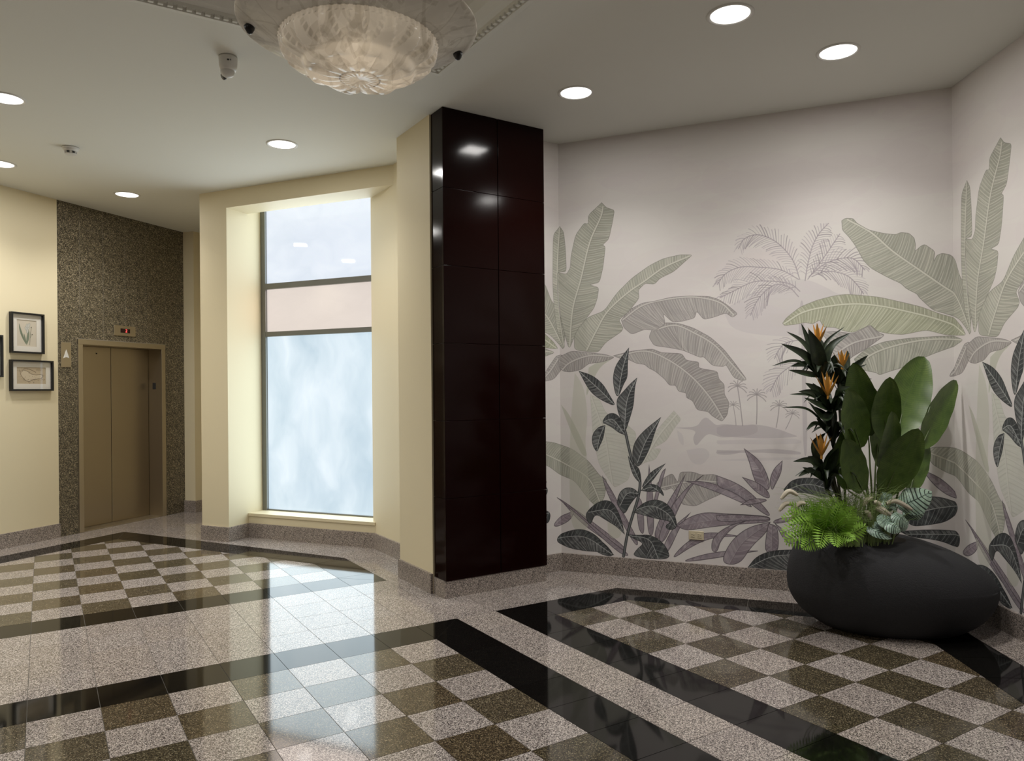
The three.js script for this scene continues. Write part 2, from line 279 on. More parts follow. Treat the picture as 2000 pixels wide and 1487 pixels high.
// the lift doorway
{
  const e = thing('elevator_doorway', 'closed brushed steel elevator doors in a steel frame', 'elevator', [EW.o[0], 0, EW.o[1]], Math.atan2(-EW.d[1], EW.d[0]));
  const { s0, s1, h } = DOOR, f = 0.06, D = -0.205;
  const fr = part('door_frame', merge([rbox(s0, s0 + f, 0.001, h, D, 0.014, 0.003), rbox(s1 - f, s1, 0.001, h, D, 0.014, 0.003), rbox(s0, s1, h - f, h, D, 0.016, 0.003)]), M.steelFrame, e);
  fr.name = 'door_frame';
  const mid = (s0 + s1) / 2;
  part('door_leaf', rbox(s0 + f + 0.001, mid - 0.0025, 0.012, h - f - 0.002, D - 0.03, D + 0.0, 0.003), M.steel, e);
  part('door_leaf', rbox(mid + 0.0025, s1 - f - 0.001, 0.012, h - f - 0.002, D - 0.03, D + 0.0, 0.003), M.steel, e);
  part('shaft_back', box(s0, s1, 0, h, D - 0.08, D - 0.04), M.plasticDark, e);
  part('sill', rbox(s0 + f, s1 - f, 0.0005, 0.010, D - 0.02, 0.0, 0.002), M.steelFrame, e);
  part('sensor_window', rbox(s1 - f - 0.004, s1 - f + 0.001, 1.60, 1.68, -0.135, -0.085, 0.001, 1), M.plasticDark, e);
  const ph = new THREE.CylinderGeometry(0.008, 0.008, 0.006, 16); ph.rotateX(Math.PI / 2); ph.translate(1.29, 2.02, D + 0.002); part('keyhole', ph, M.plasticDark, e);
}
{
  const t = Math.atan2(-EW.d[1], EW.d[0]);
  const c = thing('call_button', 'steel call plate with a white up arrow beside the elevator', 'button panel', [EW.o[0], 0, EW.o[1]], t);
  part('plate', rbox(0.664, 0.788, 1.84, 2.113, 0.0, 0.008, 0.003), M.steelFrame, c);
  const a = new THREE.Shape([[-0.033, -0.045], [0, -0.034], [0.033, -0.045], [0, 0.045]].map((p) => new THREE.Vector2(...p))), ag = new THREE.ExtrudeGeometry(a, { depth: 0.004, bevelEnabled: true, bevelSize: 0.001, bevelThickness: 0.001, bevelSegments: 1 });
  ag.translate(0.726, 1.985, 0.008); part('up_arrow', ag, M.plasticWhite, c);
  const i = thing('floor_indicator', 'steel plate with a red digit 2 above the elevator', 'indicator', [EW.o[0], 0, EW.o[1]], t);
  part('plate', rbox(1.345, 1.652, 2.232, 2.352, 0.0, 0.010, 0.003), M.steelFrame, i);
  const disp = part('display', rbox(1.434, 1.572, 2.268, 2.318, 0.006, 0.0115, 0.001, 1), new THREE.MeshStandardMaterial({ color: lin(0.02, 0.004, 0.004), roughness: 0.2 }), i);
  const font = await new FontLoader().loadAsync('fonts/droid/droid_sans_bold.typeface.json');
  const dg = new TextGeometry('2', { font, size: 0.036, depth: 0.0012, curveSegments: 6 }); dg.translate(1.502, 2.276, 0.0115);
  part('display_digit', dg, new THREE.MeshStandardMaterial({ color: lin(0.3, 0.02, 0.02), emissive: lin(1.0, 0.09, 0.08), emissiveIntensity: 1.6 }), disp);
}

// window bay: pier, header, apron, splayed jamb
const HB = 3.465, GL = -0.505;   // header underside, glass plane
{
  const w = thing('wall_window', 'cream window bay with pier, header and sill', 'wall', [0, 0, 0], 0, 'structure');
  part('pier', prism([onW(0), onW(0.37), onW(0.37, -0.60), onW(0, -0.60)], 0, H), M.beige, w);
  part('header', prism([onW(0.37), onW(2.432), onW(2.432, -0.30), onW(0.37, -0.30)], HB, H), M.beige, w);
  part('soffit', prism([onW(0.37, -0.30), onW(2.1, -0.30), onW(2.1, -0.62), onW(0.37, -0.62)], 3.595, H), M.beige, w);
  part('apron', prism([onW(0.37, -0.285), onW(1.98, -0.285), onW(1.98, -0.60), onW(0.37, -0.60)], 0, 0.225), M.beige, w);
  part('window_sill', prism([onW(0.3705, -0.275), onW(1.98, -0.275), onW(1.98, -0.60), onW(0.3705, -0.60)], 0.2255, 0.255), M.beige, w);
  structure('wall_jamb', 'cream wall strip between the window and the column', 'wall', prism([[-2.83, -0.71], [-1.576, -0.71], [-1.576, -1.3], [-2.45, -1.3]], 0, H), M.beige);
  const win = thing('window_1', 'tall frosted window with two grey transoms', 'window', [WW.o[0], 0, WW.o[1]], Math.atan2(-WW.d[1], WW.d[0]), 'structure');
  // local: x along, z into the room
  const z = GL, y0 = 0.256, y1 = 3.594, x0 = 0.371, x1 = 1.975, f = 0.062, t0 = 2.155, t1 = 2.208, u0 = 2.672, u1 = 2.735;
  part('frame_post', rbox(x0, x0 + f, y0, y1, z - 0.05, z + 0.012, 0.003), M.alu, win);
  part('frame_post', rbox(x1 - f, x1, y0, y1, z - 0.05, z + 0.012, 0.003), M.alu, win);
  part('transom', rbox(x0 + f, x1 - f, t0, t1, z - 0.05, z + 0.012, 0.003), M.alu, win);
  part('transom', rbox(x0 + f, x1 - f, u0, u1, z - 0.05, z + 0.012, 0.003), M.alu, win);
  part('bottom_rail', rbox(x0 + f, x1 - f, y0, y0 + 0.014, z - 0.05, z + 0.0, 0.003), M.alu, win);
  const film = (n, base, streak, amp) => dataTex(n, (d) => { const a = grid(n, 5), b = grid(n, 9), c = grid(n, 24), e = grid(n, 60); for (let y = 0; y < n; y++) for (let x = 0; x < n; x++) { const wx = x + 40 * b(y, x), wy = y * 0.6 + 50 * a(x, y); const v = (a(wx, wy) * 0.5 + b(wx, wy) * 0.3 + c(wx, wy) * 0.14 + e(wx, wy) * 0.06 - 0.5) * amp, k = (y * n + x) * 4; for (let q = 0; q < 3; q++) d[k + q] = Math.max(0, Math.min(255, base[q] + v * streak[q])); d[k + 3] = 255; } }, true);
  const paneMat = (tx, k) => new THREE.MeshPhysicalMaterial({ color: lin(0.10, 0.10, 0.10), roughness: 0.03, ior: 1.5, emissive: lin(1, 1, 1), emissiveMap: tx, emissiveIntensity: k });
  const unit = (x, X, y, Y) => { const g = new THREE.BoxGeometry(X - x, Y - y, 0.012); g.translate((x + X) / 2, (y + Y) / 2, z - 0.024); return g; };
  part('window_pane', unit(x0 + f, x1 - f, y0 + 0.014, t0), paneMat(film(512, [210, 228, 240], [1.4, 1.1, 0.9], 46), 0.98), win).userData.label = 'pale blue frosted lower pane with streaky film';
  part('window_pane', unit(x0 + f, x1 - f, t1, u0), paneMat(film(256, [222, 210, 202], [1, 1, 1], 8), 0.98), win).userData.label = 'pinkish middle pane';
  part('window_pane', unit(x0 + f, x1 - f, u1, y1), paneMat(film(256, [222, 231, 243], [1.2, 1, 0.8], 16), 1.0), win).userData.label = 'bluish white upper pane';
  part('outside_board', unit(x0, x1, y0, y1).translate(0, 0, -0.06), M.plasticWhite, win);
  // daylight that comes through the lit panes
  for (const [a, b, c, k] of [[y0 + 0.02, t0 - 0.01, DAY.color, 1], [t1 + 0.01, u0 - 0.01, lin(1.0, 0.86, 0.78), 0.8], [u1 + 0.01, y1 - 0.01, DAY.color, 1]]) {
    const l = new THREE.RectAreaLight(c, DAY.radiance * k, x1 - x0 - 2 * f - 0.02, b - a); l.name = 'window_daylight';
    l.position.set((x0 + x1) / 2, (a + b) / 2, z - 0.012); l.rotation.y = Math.PI; win.add(l);
  }
}

// cream pier and the dark clad column
{
  structure('wall_pier', 'cream pier left of the dark glossy column', 'wall', prism([[-1.575, -0.448], [-0.958, -0.448], [-0.958, -1.38], [-1.575, -1.38]], 0, H), M.beige);
  const c = thing('column', 'tall column clad in glossy dark brown lacquer panels', 'column', [0, 0, 0], 0, 'structure');
  part('column_core', box(-0.957, -0.790, 0.0, H, -1.362, -0.485), M.lacquerSeam, c);
  const ys = [0.128, 0.74, 1.318, 1.898, 2.477, 3.055, H], g = 0.0013, a = [-0.762, -0.460], b = [-0.778, -1.380], m = lerp2(a, b, 0.522);
  for (let i = 0; i < ys.length - 1; i++) {
    for (const [p, q, e0, e1] of [[a, m, 0, 0.003], [m, b, 0.003, 0]]) {
      const l = Math.hypot(q[0] - p[0], q[1] - p[1]), gg = rbox(e0, l - e1, ys[i] + g, ys[i + 1] - g, -0.022, 0, 0.0016, 2), o = part('cladding_panel', gg, M.lacquer, c);
      o.position.set(p[0], 0, p[1]); o.rotation.y = Math.atan2(-(q[1] - p[1]), q[0] - p[0]);
      if (o.rotation.y > -10) { /* local z must point to +x */ const nz = Math.sin(o.rotation.y); if (nz < 0) { o.rotation.y += Math.PI; o.position.set(q[0], 0, q[1]); } }
    }
    part('cladding_panel', rbox(-0.957, -0.7625, ys[i] + g, ys[i + 1] - g, -0.482, -0.4605, 0.0016, 2), M.lacquer, c);
  }
  part('plinth', prism([[-0.956, -0.452], [-0.768, -0.452], [-0.784, -1.376], [-0.956, -1.376]], 0, 0.127), M.skirting, c);
}

// granite skirting, 150 mm
{
  const hB = 0.15, tB = 0.02;
  const strip = (a, b, room, e0 = 0, e1 = 0) => { const l = Math.hypot(b[0] - a[0], b[1] - a[1]), d = [(b[0] - a[0]) / l, (b[1] - a[1]) / l], A = [a[0] - d[0] * e0, a[1] - d[1] * e0], B = [b[0] + d[0] * e1, b[1] + d[1] * e1]; let n = [-d[1], d[0]]; if ((room[0] - a[0]) * n[0] + (room[1] - a[1]) * n[1] < 0) n = [-n[0], -n[1]]; return prism([A, B, [B[0] + n[0] * tB, B[1] + n[1] * tB], [A[0] + n[0] * tB, A[1] + n[1] * tB]], 0, hB); };
  structure('baseboard_left', 'grey granite skirting under the left cream wall', 'skirting', strip(onE(-3.3), onE(0.633), MID), M.skirting);
  structure('baseboard_passage', 'short granite skirting right of the elevator', 'skirting', merge([strip(onE(2.432, 0.0), onE(2.432, 0.17), [-5, 2], 0, 0.02), strip(onE(2.432, 0.17), onE(3.1, 0.17), [-4, -1], 0.0)]), M.skirting);
  structure('baseboard_bay', 'grey granite skirting round the window bay', 'skirting', merge([strip(onW(0), onW(0.37), MID, 0.0, 0.02), strip(onW(0.37, 0), onW(0.37, -0.285), MID, 0, -0.02), strip(onW(0.39, -0.285), onW(1.975, -0.285), MID), strip([-2.79, -0.71], [-1.576, -0.71], MID)]), M.skirting);
  structure('baseboard_pier', 'granite skirting under the cream pier', 'skirting', strip([-1.575, -0.448], [-0.958, -0.448], MID), M.skirting);
  structure('baseboard_back', 'granite skirting under the mural walls of the niche', 'skirting', merge([strip([-1.015, -1.39], NI, MID), strip(NI, BR, MID), strip(BR, RE, MID)]), M.skirting);
}

// ---------------------------------------------------------------- the mural wallpaper: printed leaves, [metres along the wall, metres above the floor]; it repeats every 3.10 m
const MURAL = [
['h2', [1.355, 2.161, 1.536, 2.256, 1.703, 2.318, 1.848, 2.369, 1.98, 2.361, 2.108, 2.292, 2.199, 2.228, 2.369, 2.218, 2.42, 2.001, 1.92, 1.921, 1.434, 1.98], []],
['h1', [1.304, 1.236, 1.383, 1.264, 1.512, 1.249, 1.589, 1.266, 1.727, 1.241, 1.863, 1.19, 1.912, 1.171, 1.689, 1.154, 1.499, 1.158, 1.303, 1.168], []],
['h1', [0.967, 1.23, 1.151, 1.238, 1.188, 1.3, 1.224, 1.318, 1.26, 1.288, 1.296, 1.252, 1.355, 1.264, 1.472, 1.253, 1.612, 1.267, 1.611, 1.183, 1.354, 1.155, 1.307, 1.166, 1.235, 1.19, 1.187, 1.14, 1.138, 1.077, 1.114, 1.151, 1.151, 1.213], []],
['h2', [0.992, 1.211, 1.041, 1.174, 1.046, 1.075, 1.003, 1.124], []],
['h2', [1.064, 1.051, 1.21, 1.079, 1.258, 1.018, 1.185, 0.93, 1.1, 0.952], []],
['h1', [1.294, 1.044, 1.436, 1.057, 1.505, 1.051, 1.412, 1.022, 1.306, 1.022], []],
['h1', [1.302, 1.059, 1.459, 1.056, 1.688, 1.075, 1.763, 1.076, 1.923, 1.06, 1.923, 1.034, 1.738, 1.043, 1.587, 1.046, 1.302, 1.029], []],
['h2', [1.303, 1.134, 1.562, 1.143, 1.838, 1.163, 1.924, 1.145, 1.923, 1.119, 1.689, 1.108, 1.433, 1.109, 1.302, 1.1], []],
['h2', [1.301, 0.978, 1.638, 1.007, 1.91, 1.018, 1.91, 1, 1.561, 0.978], []],
['h1', [1.911, 1.942, 1.924, 2.203, 1.948, 2.202, 1.956, 1.94], []],
['h1', [1.931, 2.024, 1.957, 2.023, 1.971, 1.035, 1.935, 1.022], []],
['f', [1.923, 2.364, 1.877, 2.509, 1.793, 2.627, 1.707, 2.696, 1.609, 2.73, 1.52, 2.702, 1.48, 2.632], []],
['f', [1.914, 2.365, 1.791, 2.444, 1.637, 2.476, 1.489, 2.487, 1.378, 2.442, 1.316, 2.363], []],
['f', [1.923, 2.274, 1.866, 2.328, 1.733, 2.362, 1.587, 2.366, 1.457, 2.312, 1.335, 2.257], []],
['f', [1.961, 2.352, 1.98, 2.471, 2.019, 2.618, 2.066, 2.704, 2.126, 2.768], []],
['f', [1.98, 2.361, 2.036, 2.437, 2.11, 2.541, 2.166, 2.626, 2.203, 2.682], []],
['f', [1.989, 2.38, 2.091, 2.463, 2.201, 2.499, 2.291, 2.492, 2.37, 2.403], []],
['f', [2.008, 2.379, 2.109, 2.412, 2.245, 2.373, 2.316, 2.299, 2.36, 2.228], []],
['f', [1.913, 2.234, 1.847, 2.309, 1.752, 2.335, 1.664, 2.279, 1.605, 2.2, 1.565, 2.109], []],
['q', [1.463, 1.56, 1.499, 1.251], [1]],
['q', [1.606, 1.492, 1.602, 1.266], [1]],
['q', [1.769, 1.409, 1.746, 1.241], [0.9]],
['q', [1.429, 1.412, 1.45, 1.254], [0.7]],
['q', [1.864, 1.347, 1.814, 1.228], [0.7]],
['f', [1.941, 1.763, 1.843, 1.7, 1.768, 1.636, 1.705, 1.518], []],
['f', [1.918, 1.907, 1.819, 1.884, 1.769, 1.833, 1.738, 1.768], []],
['t', [0.133, 1.688, 0.214, 1.568, 0.246, 1.32, 0.217, 1.11, 0.242, 0.875, 0.253, 0.588, 0.245, 0.352, 0.087, 0.342, 0.076, 0.764, 0.087, 1.213], []],
['t2', [0.006, 1.418, 0.075, 1.345, 0.197, 1.11, 0.243, 0.98, 0.189, 0.985, 0.087, 1.2], []],
['t2', [0.257, 1.731, 0.406, 1.812, 0.485, 1.81, 0.351, 1.736, 0.269, 1.568, 0.227, 1.464], []],
['t', [0.407, 0.492, 0.533, 0.525, 0.531, 0.307, 0.412, 0.298], []],
['l', [0.268, 1.503, 0.349, 1.463, 0.402, 1.346, 0.559, 1.27, 0.663, 1.182, 0.622, 0.99, 0.595, 0.797, 0.476, 0.728, 0.45, 0.753, 0.344, 0.904, 0.292, 1.111, 0.28, 1.307], [0.275, 1.489, 0.387, 1.165, 0.437, 0.856, 0.475, 0.651]],
['l', [0.968, 1.367, 1.027, 1.299, 0.967, 1.223, 0.904, 1.122, 0.79, 1.057, 0.866, 1.059, 0.814, 0.969, 0.725, 0.941, 0.686, 0.915, 0.739, 1.094, 0.816, 1.196], [0.987, 1.336, 0.841, 1.159, 0.712, 0.941]],
['m', [0.901, 0.834, 0.952, 0.861, 0.994, 0.787, 1.014, 0.875, 1.112, 0.879, 1.184, 0.856, 1.281, 0.866, 1.416, 0.804, 1.339, 0.716, 1.231, 0.662, 1.134, 0.607, 1.024, 0.614, 0.951, 0.748, 0.888, 0.72, 0.813, 0.767], [0.863, 0.744, 1.111, 0.804, 1.398, 0.803]],
['m', [2.069, 1.956, 2.161, 1.962, 2.287, 1.938, 2.402, 1.997, 2.455, 1.941, 2.498, 1.92, 2.375, 1.827, 2.267, 1.761, 2.213, 1.664, 2.132, 1.755, 2.142, 1.854], [2.489, 1.915, 2.286, 1.869, 2.132, 1.765]],
['g', [2.294, 1.751, 2.375, 1.827, 2.489, 1.872, 2.635, 1.891, 2.803, 1.899, 2.926, 1.899, 3.052, 1.863, 2.918, 1.82, 2.802, 1.776, 2.685, 1.722, 2.591, 1.676, 2.53, 1.658, 2.461, 1.632, 2.435, 1.65, 2.382, 1.661, 2.32, 1.682], [3.052, 1.863, 2.803, 1.88, 2.592, 1.849, 2.418, 1.787, 2.312, 1.701]],
['v', [1.799, 2.037, 1.826, 2.077, 1.922, 2.153, 2.034, 2.197, 2.154, 2.225, 2.244, 2.232, 2.333, 2.22, 2.465, 2.198, 2.637, 2.145, 2.738, 2.111, 2.846, 2.058, 2.939, 2.025, 3.037, 1.951, 3.085, 1.892, 2.886, 1.906, 2.762, 1.948, 2.618, 1.92, 2.533, 1.928, 2.446, 1.951, 2.402, 2.001, 2.349, 1.974, 2.287, 1.947, 2.215, 1.965, 2.161, 1.992, 2.088, 1.995, 2.061, 2.051, 2.014, 2.023, 1.958, 2.036, 1.883, 2.024, 1.812, 2.019], [3.069, 1.898, 2.927, 1.979, 2.804, 2.032, 2.637, 2.087, 2.465, 2.135, 2.288, 2.159, 2.107, 2.148, 1.94, 2.112, 1.807, 2.032]],
['g', [2.217, 2.779, 2.244, 2.796, 2.293, 2.788, 2.32, 2.75, 2.399, 2.693, 2.495, 2.66, 2.572, 2.644, 2.607, 2.657, 2.658, 2.646, 2.691, 2.609, 2.699, 2.561, 2.695, 2.513, 2.733, 2.548, 2.758, 2.558, 2.82, 2.503, 2.811, 2.428, 2.832, 2.474, 2.865, 2.486, 2.914, 2.472, 2.962, 2.423, 3.01, 2.313, 3.074, 2.24, 3.128, 2.124, 3.149, 2.004, 3.132, 1.889, 3.101, 1.927, 3.006, 2.009, 2.887, 2.056, 2.804, 2.088, 2.722, 2.178, 2.705, 2.208, 2.638, 2.25, 2.604, 2.29, 2.527, 2.334, 2.414, 2.41, 2.362, 2.472, 2.31, 2.584, 2.265, 2.656, 2.221, 2.71], [3.14, 1.906, 2.975, 2.161, 2.855, 2.265, 2.723, 2.378, 2.554, 2.525, 2.408, 2.678, 2.257, 2.783]],
['g', [0.01, 2.943, 0.045, 2.889, 0.059, 2.743, 0.066, 2.552, -0.013, 2.554, -0.022, 2.365, 0.009, 2.142, 0.048, 1.883, -0.025, 2.041, -0.051, 2.207, -0.069, 2.429, -0.06, 2.865], [0.042, 1.883, -0.002, 2.21, -0.02, 2.544, 0.008, 2.937]],
['m', [0.472, 1.824, 0.617, 1.858, 0.797, 1.872, 0.872, 1.838, 1.034, 1.827, 1.07, 1.771, 1.168, 1.756, 1.167, 1.707, 1.311, 1.679, 1.322, 1.618, 1.363, 1.575, 1.363, 1.496, 1.398, 1.435, 1.385, 1.338, 1.343, 1.283, 1.272, 1.325, 1.237, 1.361, 1.152, 1.374, 1.117, 1.448, 1.068, 1.473, 1.068, 1.51, 1.007, 1.523, 0.982, 1.573, 0.933, 1.574, 0.896, 1.624, 0.821, 1.688, 0.77, 1.714, 0.732, 1.747, 0.668, 1.755, 0.603, 1.788, 0.538, 1.796], [0.512, 1.822, 0.746, 1.854, 0.934, 1.774, 1.118, 1.633, 1.262, 1.46, 1.355, 1.301]],
['m', [0.813, 2.063, 0.909, 2.08, 1.014, 2.07, 1.127, 2.029, 1.259, 1.951, 1.359, 1.855, 1.437, 1.75, 1.534, 1.611, 1.495, 1.603, 1.436, 1.628, 1.378, 1.731, 1.358, 1.716, 1.288, 1.723, 1.267, 1.734, 1.207, 1.797, 1.177, 1.793, 1.043, 1.854, 0.928, 1.879, 0.812, 1.898, 0.769, 1.969], [0.802, 2.021, 0.982, 2.056, 1.137, 1.987, 1.289, 1.888, 1.408, 1.751, 1.524, 1.611]],
['m', [0.541, 2.118, 0.608, 2.201, 0.718, 2.249, 0.825, 2.26, 0.953, 2.284, 1.099, 2.286, 1.242, 2.275, 1.322, 2.248, 1.391, 2.198, 1.47, 2.125, 1.43, 2.098, 1.381, 2.137, 1.281, 2.105, 1.21, 2.093, 1.154, 2.163, 1.138, 2.107, 1.035, 2.085, 0.962, 2.083, 0.888, 2.155, 0.904, 2.07, 0.823, 2.02, 0.737, 2.034, 0.628, 1.996, 0.563, 2.052], [0.552, 2.118, 0.717, 2.228, 0.932, 2.27, 1.14, 2.274, 1.342, 2.216, 1.44, 2.118]],
['g', [0.131, 2.025, 0.248, 2.153, 0.397, 2.201, 0.499, 2.337, 0.632, 2.459, 0.785, 2.555, 0.892, 2.6, 1.029, 2.621, 1.125, 2.612, 1.08, 2.575, 0.976, 2.489, 0.864, 2.443, 0.821, 2.398, 0.741, 2.409, 0.686, 2.359, 0.691, 2.288, 0.597, 2.18, 0.519, 2.119, 0.557, 2.052, 0.54, 2.021, 0.406, 1.938, 0.337, 1.853, 0.13, 1.881], [0.24, 1.878, 0.327, 2.04, 0.419, 2.189, 0.598, 2.342, 0.741, 2.43, 0.892, 2.526, 1.117, 2.61]],
['g', [0.382, 3.108, 0.421, 3.063, 0.491, 3.034, 0.473, 2.937, 0.441, 2.799, 0.387, 2.754, 0.41, 2.736, 0.388, 2.563, 0.356, 2.442, 0.268, 2.428, 0.351, 2.399, 0.335, 2.303, 0.306, 2.228, 0.237, 2.143, 0.155, 2.047, 0.083, 1.882, 0.015, 2.142, -0.008, 2.321, -0.018, 2.5, -0.017, 2.553, 0.066, 2.53, 0.101, 2.583, 0.108, 2.683, 0.15, 2.857, 0.226, 2.95, 0.261, 2.941, 0.267, 3.018], [0.087, 1.882, 0.121, 2.237, 0.193, 2.477, 0.277, 2.791, 0.381, 3.012, 0.393, 3.076]],
['m', [-0.014, 1.823, 0.107, 1.875, 0.258, 1.855, 0.393, 1.839, 0.485, 1.81, 0.379, 1.774, 0.257, 1.764, 0.188, 1.713, 0.092, 1.695, 0.029, 1.703, -0.006, 1.743], [0.472, 1.817, 0.258, 1.829, 0.078, 1.768, 0.022, 1.716]],
['m', [3.105, 1.843, 3.061, 1.833, 2.97, 1.724, 2.911, 1.636, 2.905, 1.611, 3.036, 1.634, 3.147, 1.754, 3.18, 1.826], [3.105, 1.837, 2.992, 1.698, 2.911, 1.624]],
['g', [2.751, 1.084, 2.793, 1.112, 2.898, 1.114, 3.028, 1.096, 3.206, 1.04, 3.351, 0.938, 3.449, 0.817, 3.506, 0.79, 3.485, 0.643, 3.425, 0.548, 3.346, 0.618, 3.223, 0.771, 3.092, 0.817, 2.979, 0.894, 2.874, 0.939, 2.792, 0.991], [2.757, 1.081, 2.898, 1.02, 3.16, 0.902, 3.349, 0.79, 3.455, 0.578]],
['p', [-0.043, 0.625, 0.068, 0.565, 0.272, 0.406, 0.445, 0.275, 0.602, 0.171, 0.537, 0.166, 0.379, 0.283, 0.204, 0.441], [-0.043, 0.625, 0.259, 0.405, 0.576, 0.169]],
['p', [0.37, 0.814, 0.449, 0.701, 0.553, 0.5, 0.668, 0.303, 0.655, 0.239, 0.526, 0.448, 0.396, 0.699], [0.37, 0.814, 0.527, 0.512, 0.655, 0.264]],
['p', [0.763, 0.911, 0.799, 0.615, 0.796, 0.35, 0.752, 0.347, 0.735, 0.612], []],
['p', [0.671, 0.66, 0.709, 0.611, 0.72, 0.345, 0.675, 0.38, 0.657, 0.545], []],
['p', [0.896, 0.896, 0.824, 0.629, 0.778, 0.463, 0.799, 0.641, 0.864, 0.87], []],
['p', [1.05, 0.845, 0.987, 0.675, 0.859, 0.317, 0.784, 0.337, 0.9, 0.608], [1.05, 0.845, 0.924, 0.559, 0.822, 0.326]],
['p', [1.197, 0.857, 1.086, 0.754, 0.986, 0.562, 0.884, 0.293, 0.821, 0.314, 0.924, 0.572, 1.062, 0.753], [1.197, 0.857, 1.012, 0.626, 0.859, 0.304]],
['p', [1.062, 0.802, 1.208, 0.808, 1.398, 0.755, 1.502, 0.687, 1.582, 0.607, 1.467, 0.661, 1.303, 0.726, 1.172, 0.77], [1.062, 0.802, 1.398, 0.73, 1.582, 0.607]],
['p', [1.085, 0.543, 1.01, 0.439, 0.909, 0.207, 0.846, 0.202, 0.948, 0.423], [1.085, 0.543, 0.884, 0.205]],
['p', [1.465, 0.389, 1.276, 0.37, 1.119, 0.297, 0.933, 0.159, 1.009, 0.265, 1.156, 0.387, 1.289, 0.408], [1.465, 0.389, 1.168, 0.356, 0.946, 0.166]],
['p', [1.604, 0.284, 1.37, 0.267, 1.203, 0.23, 1.008, 0.152, 1.167, 0.175], [1.604, 0.282, 1.008, 0.152]],
['p', [0.985, 0.438, 1.084, 0.518, 1.206, 0.562, 1.349, 0.558, 1.606, 0.56, 1.695, 0.553, 1.695, 0.518, 1.605, 0.5, 1.407, 0.476, 1.205, 0.439, 1.059, 0.405], [1.695, 0.535, 1.349, 0.515, 0.985, 0.438]],
['p', [1.65, 0.551, 1.454, 0.491, 1.324, 0.349, 1.299, 0.249, 1.252, 0.258, 1.264, 0.369, 1.396, 0.475], [1.65, 0.551, 1.384, 0.438, 1.276, 0.26]],
['p', [1.696, 0.513, 1.671, 0.432, 1.556, 0.317, 1.465, 0.163, 1.321, 0.165, 1.401, 0.346, 1.531, 0.463], [1.696, 0.513, 1.492, 0.339, 1.387, 0.163]],
['p', [1.684, 0.499, 1.746, 0.489, 1.758, 0.371, 1.745, 0.278, 1.657, 0.272, 1.664, 0.391], [1.709, 0.5, 1.707, 0.275]],
['p', [1.734, 0.502, 1.832, 0.429, 1.893, 0.355, 1.807, 0.362], [1.734, 0.502, 1.881, 0.36]],
['p', [1.3, 0.856, 1.444, 0.807, 1.559, 0.731, 1.697, 0.579, 1.684, 0.552, 1.546, 0.651, 1.417, 0.738, 1.3, 0.767], [1.3, 0.815, 1.533, 0.703, 1.691, 0.565]],
['p', [1.298, 0.543, 1.455, 0.559, 1.684, 0.552, 1.697, 0.526, 1.532, 0.516, 1.297, 0.489], [1.298, 0.516, 1.697, 0.539]],
['p', [1.511, 1.071, 1.625, 0.987, 1.687, 0.856, 1.698, 0.751, 1.61, 0.774, 1.573, 0.865, 1.548, 0.971], [1.511, 1.071, 1.624, 0.907, 1.686, 0.764]],
['p', [1.496, 0.849, 1.611, 0.813, 1.686, 0.75, 1.698, 0.685, 1.597, 0.733], [1.496, 0.849, 1.698, 0.691]],
['p', [1.787, 0.985, 1.781, 0.899, 1.736, 0.805, 1.711, 0.751, 1.693, 0.83, 1.725, 0.924], [1.787, 0.985, 1.711, 0.765]],
['p', [1.481, 0.634, 1.559, 0.691, 1.698, 0.685, 1.597, 0.646], [1.481, 0.634, 1.698, 0.682]],
['p', [1.895, 0.551, 1.809, 0.559, 1.722, 0.527, 1.721, 0.501, 1.808, 0.519], [1.895, 0.551, 1.722, 0.514]],
['p', [2.732, 0.948, 2.838, 0.898, 2.919, 0.821, 2.964, 0.746, 2.873, 0.779, 2.791, 0.856], [2.732, 0.948, 2.964, 0.746]],
['p', [3.101, 0.598, 3.22, 0.532, 3.364, 0.438, 3.537, 0.323, 3.673, 0.22, 3.61, 0.213, 3.442, 0.31, 3.261, 0.427], [3.101, 0.598, 3.384, 0.393, 3.664, 0.217]],
['p', [3.22, 0.513, 3.087, 0.46, 3.006, 0.384, 3.086, 0.376, 3.186, 0.436], [3.22, 0.513, 3.017, 0.38]],
['s', [0.543, 0.16, 0.578, 0.348, 0.631, 0.53, 0.671, 0.66, 0.685, 0.8, 0.635, 0.913, 0.597, 1.053, 0.572, 1.168, 0.54, 1.283], []],
['k', [0.172, 1.7, 0.283, 1.666, 0.377, 1.593, 0.43, 1.502, 0.495, 1.398, 0.376, 1.45, 0.295, 1.502, 0.242, 1.568], [0.172, 1.7, 0.35, 1.541, 0.488, 1.405]],
['k', [0.601, 1.882, 0.59, 1.756, 0.589, 1.641, 0.556, 1.591, 0.509, 1.475, 0.483, 1.514, 0.464, 1.63, 0.485, 1.733, 0.538, 1.809], [0.601, 1.882, 0.544, 1.693, 0.509, 1.488]],
['k', [0.667, 1.634, 0.647, 1.551, 0.639, 1.424, 0.619, 1.347, 0.559, 1.167, 0.54, 1.27, 0.501, 1.372, 0.495, 1.463, 0.549, 1.52, 0.614, 1.59], [0.667, 1.634, 0.587, 1.462, 0.559, 1.193]],
['k', [0.565, 1.168, 0.534, 1.295, 0.481, 1.347, 0.415, 1.34, 0.367, 1.268, 0.401, 1.256, 0.454, 1.23, 0.519, 1.18], [0.374, 1.268, 0.454, 1.295, 0.559, 1.174]],
['k', [0.394, 1.243, 0.38, 1.139, 0.339, 1.06, 0.321, 1.014, 0.281, 1.085, 0.282, 1.163, 0.334, 1.229], [0.387, 1.236, 0.346, 1.138, 0.321, 1.021]],
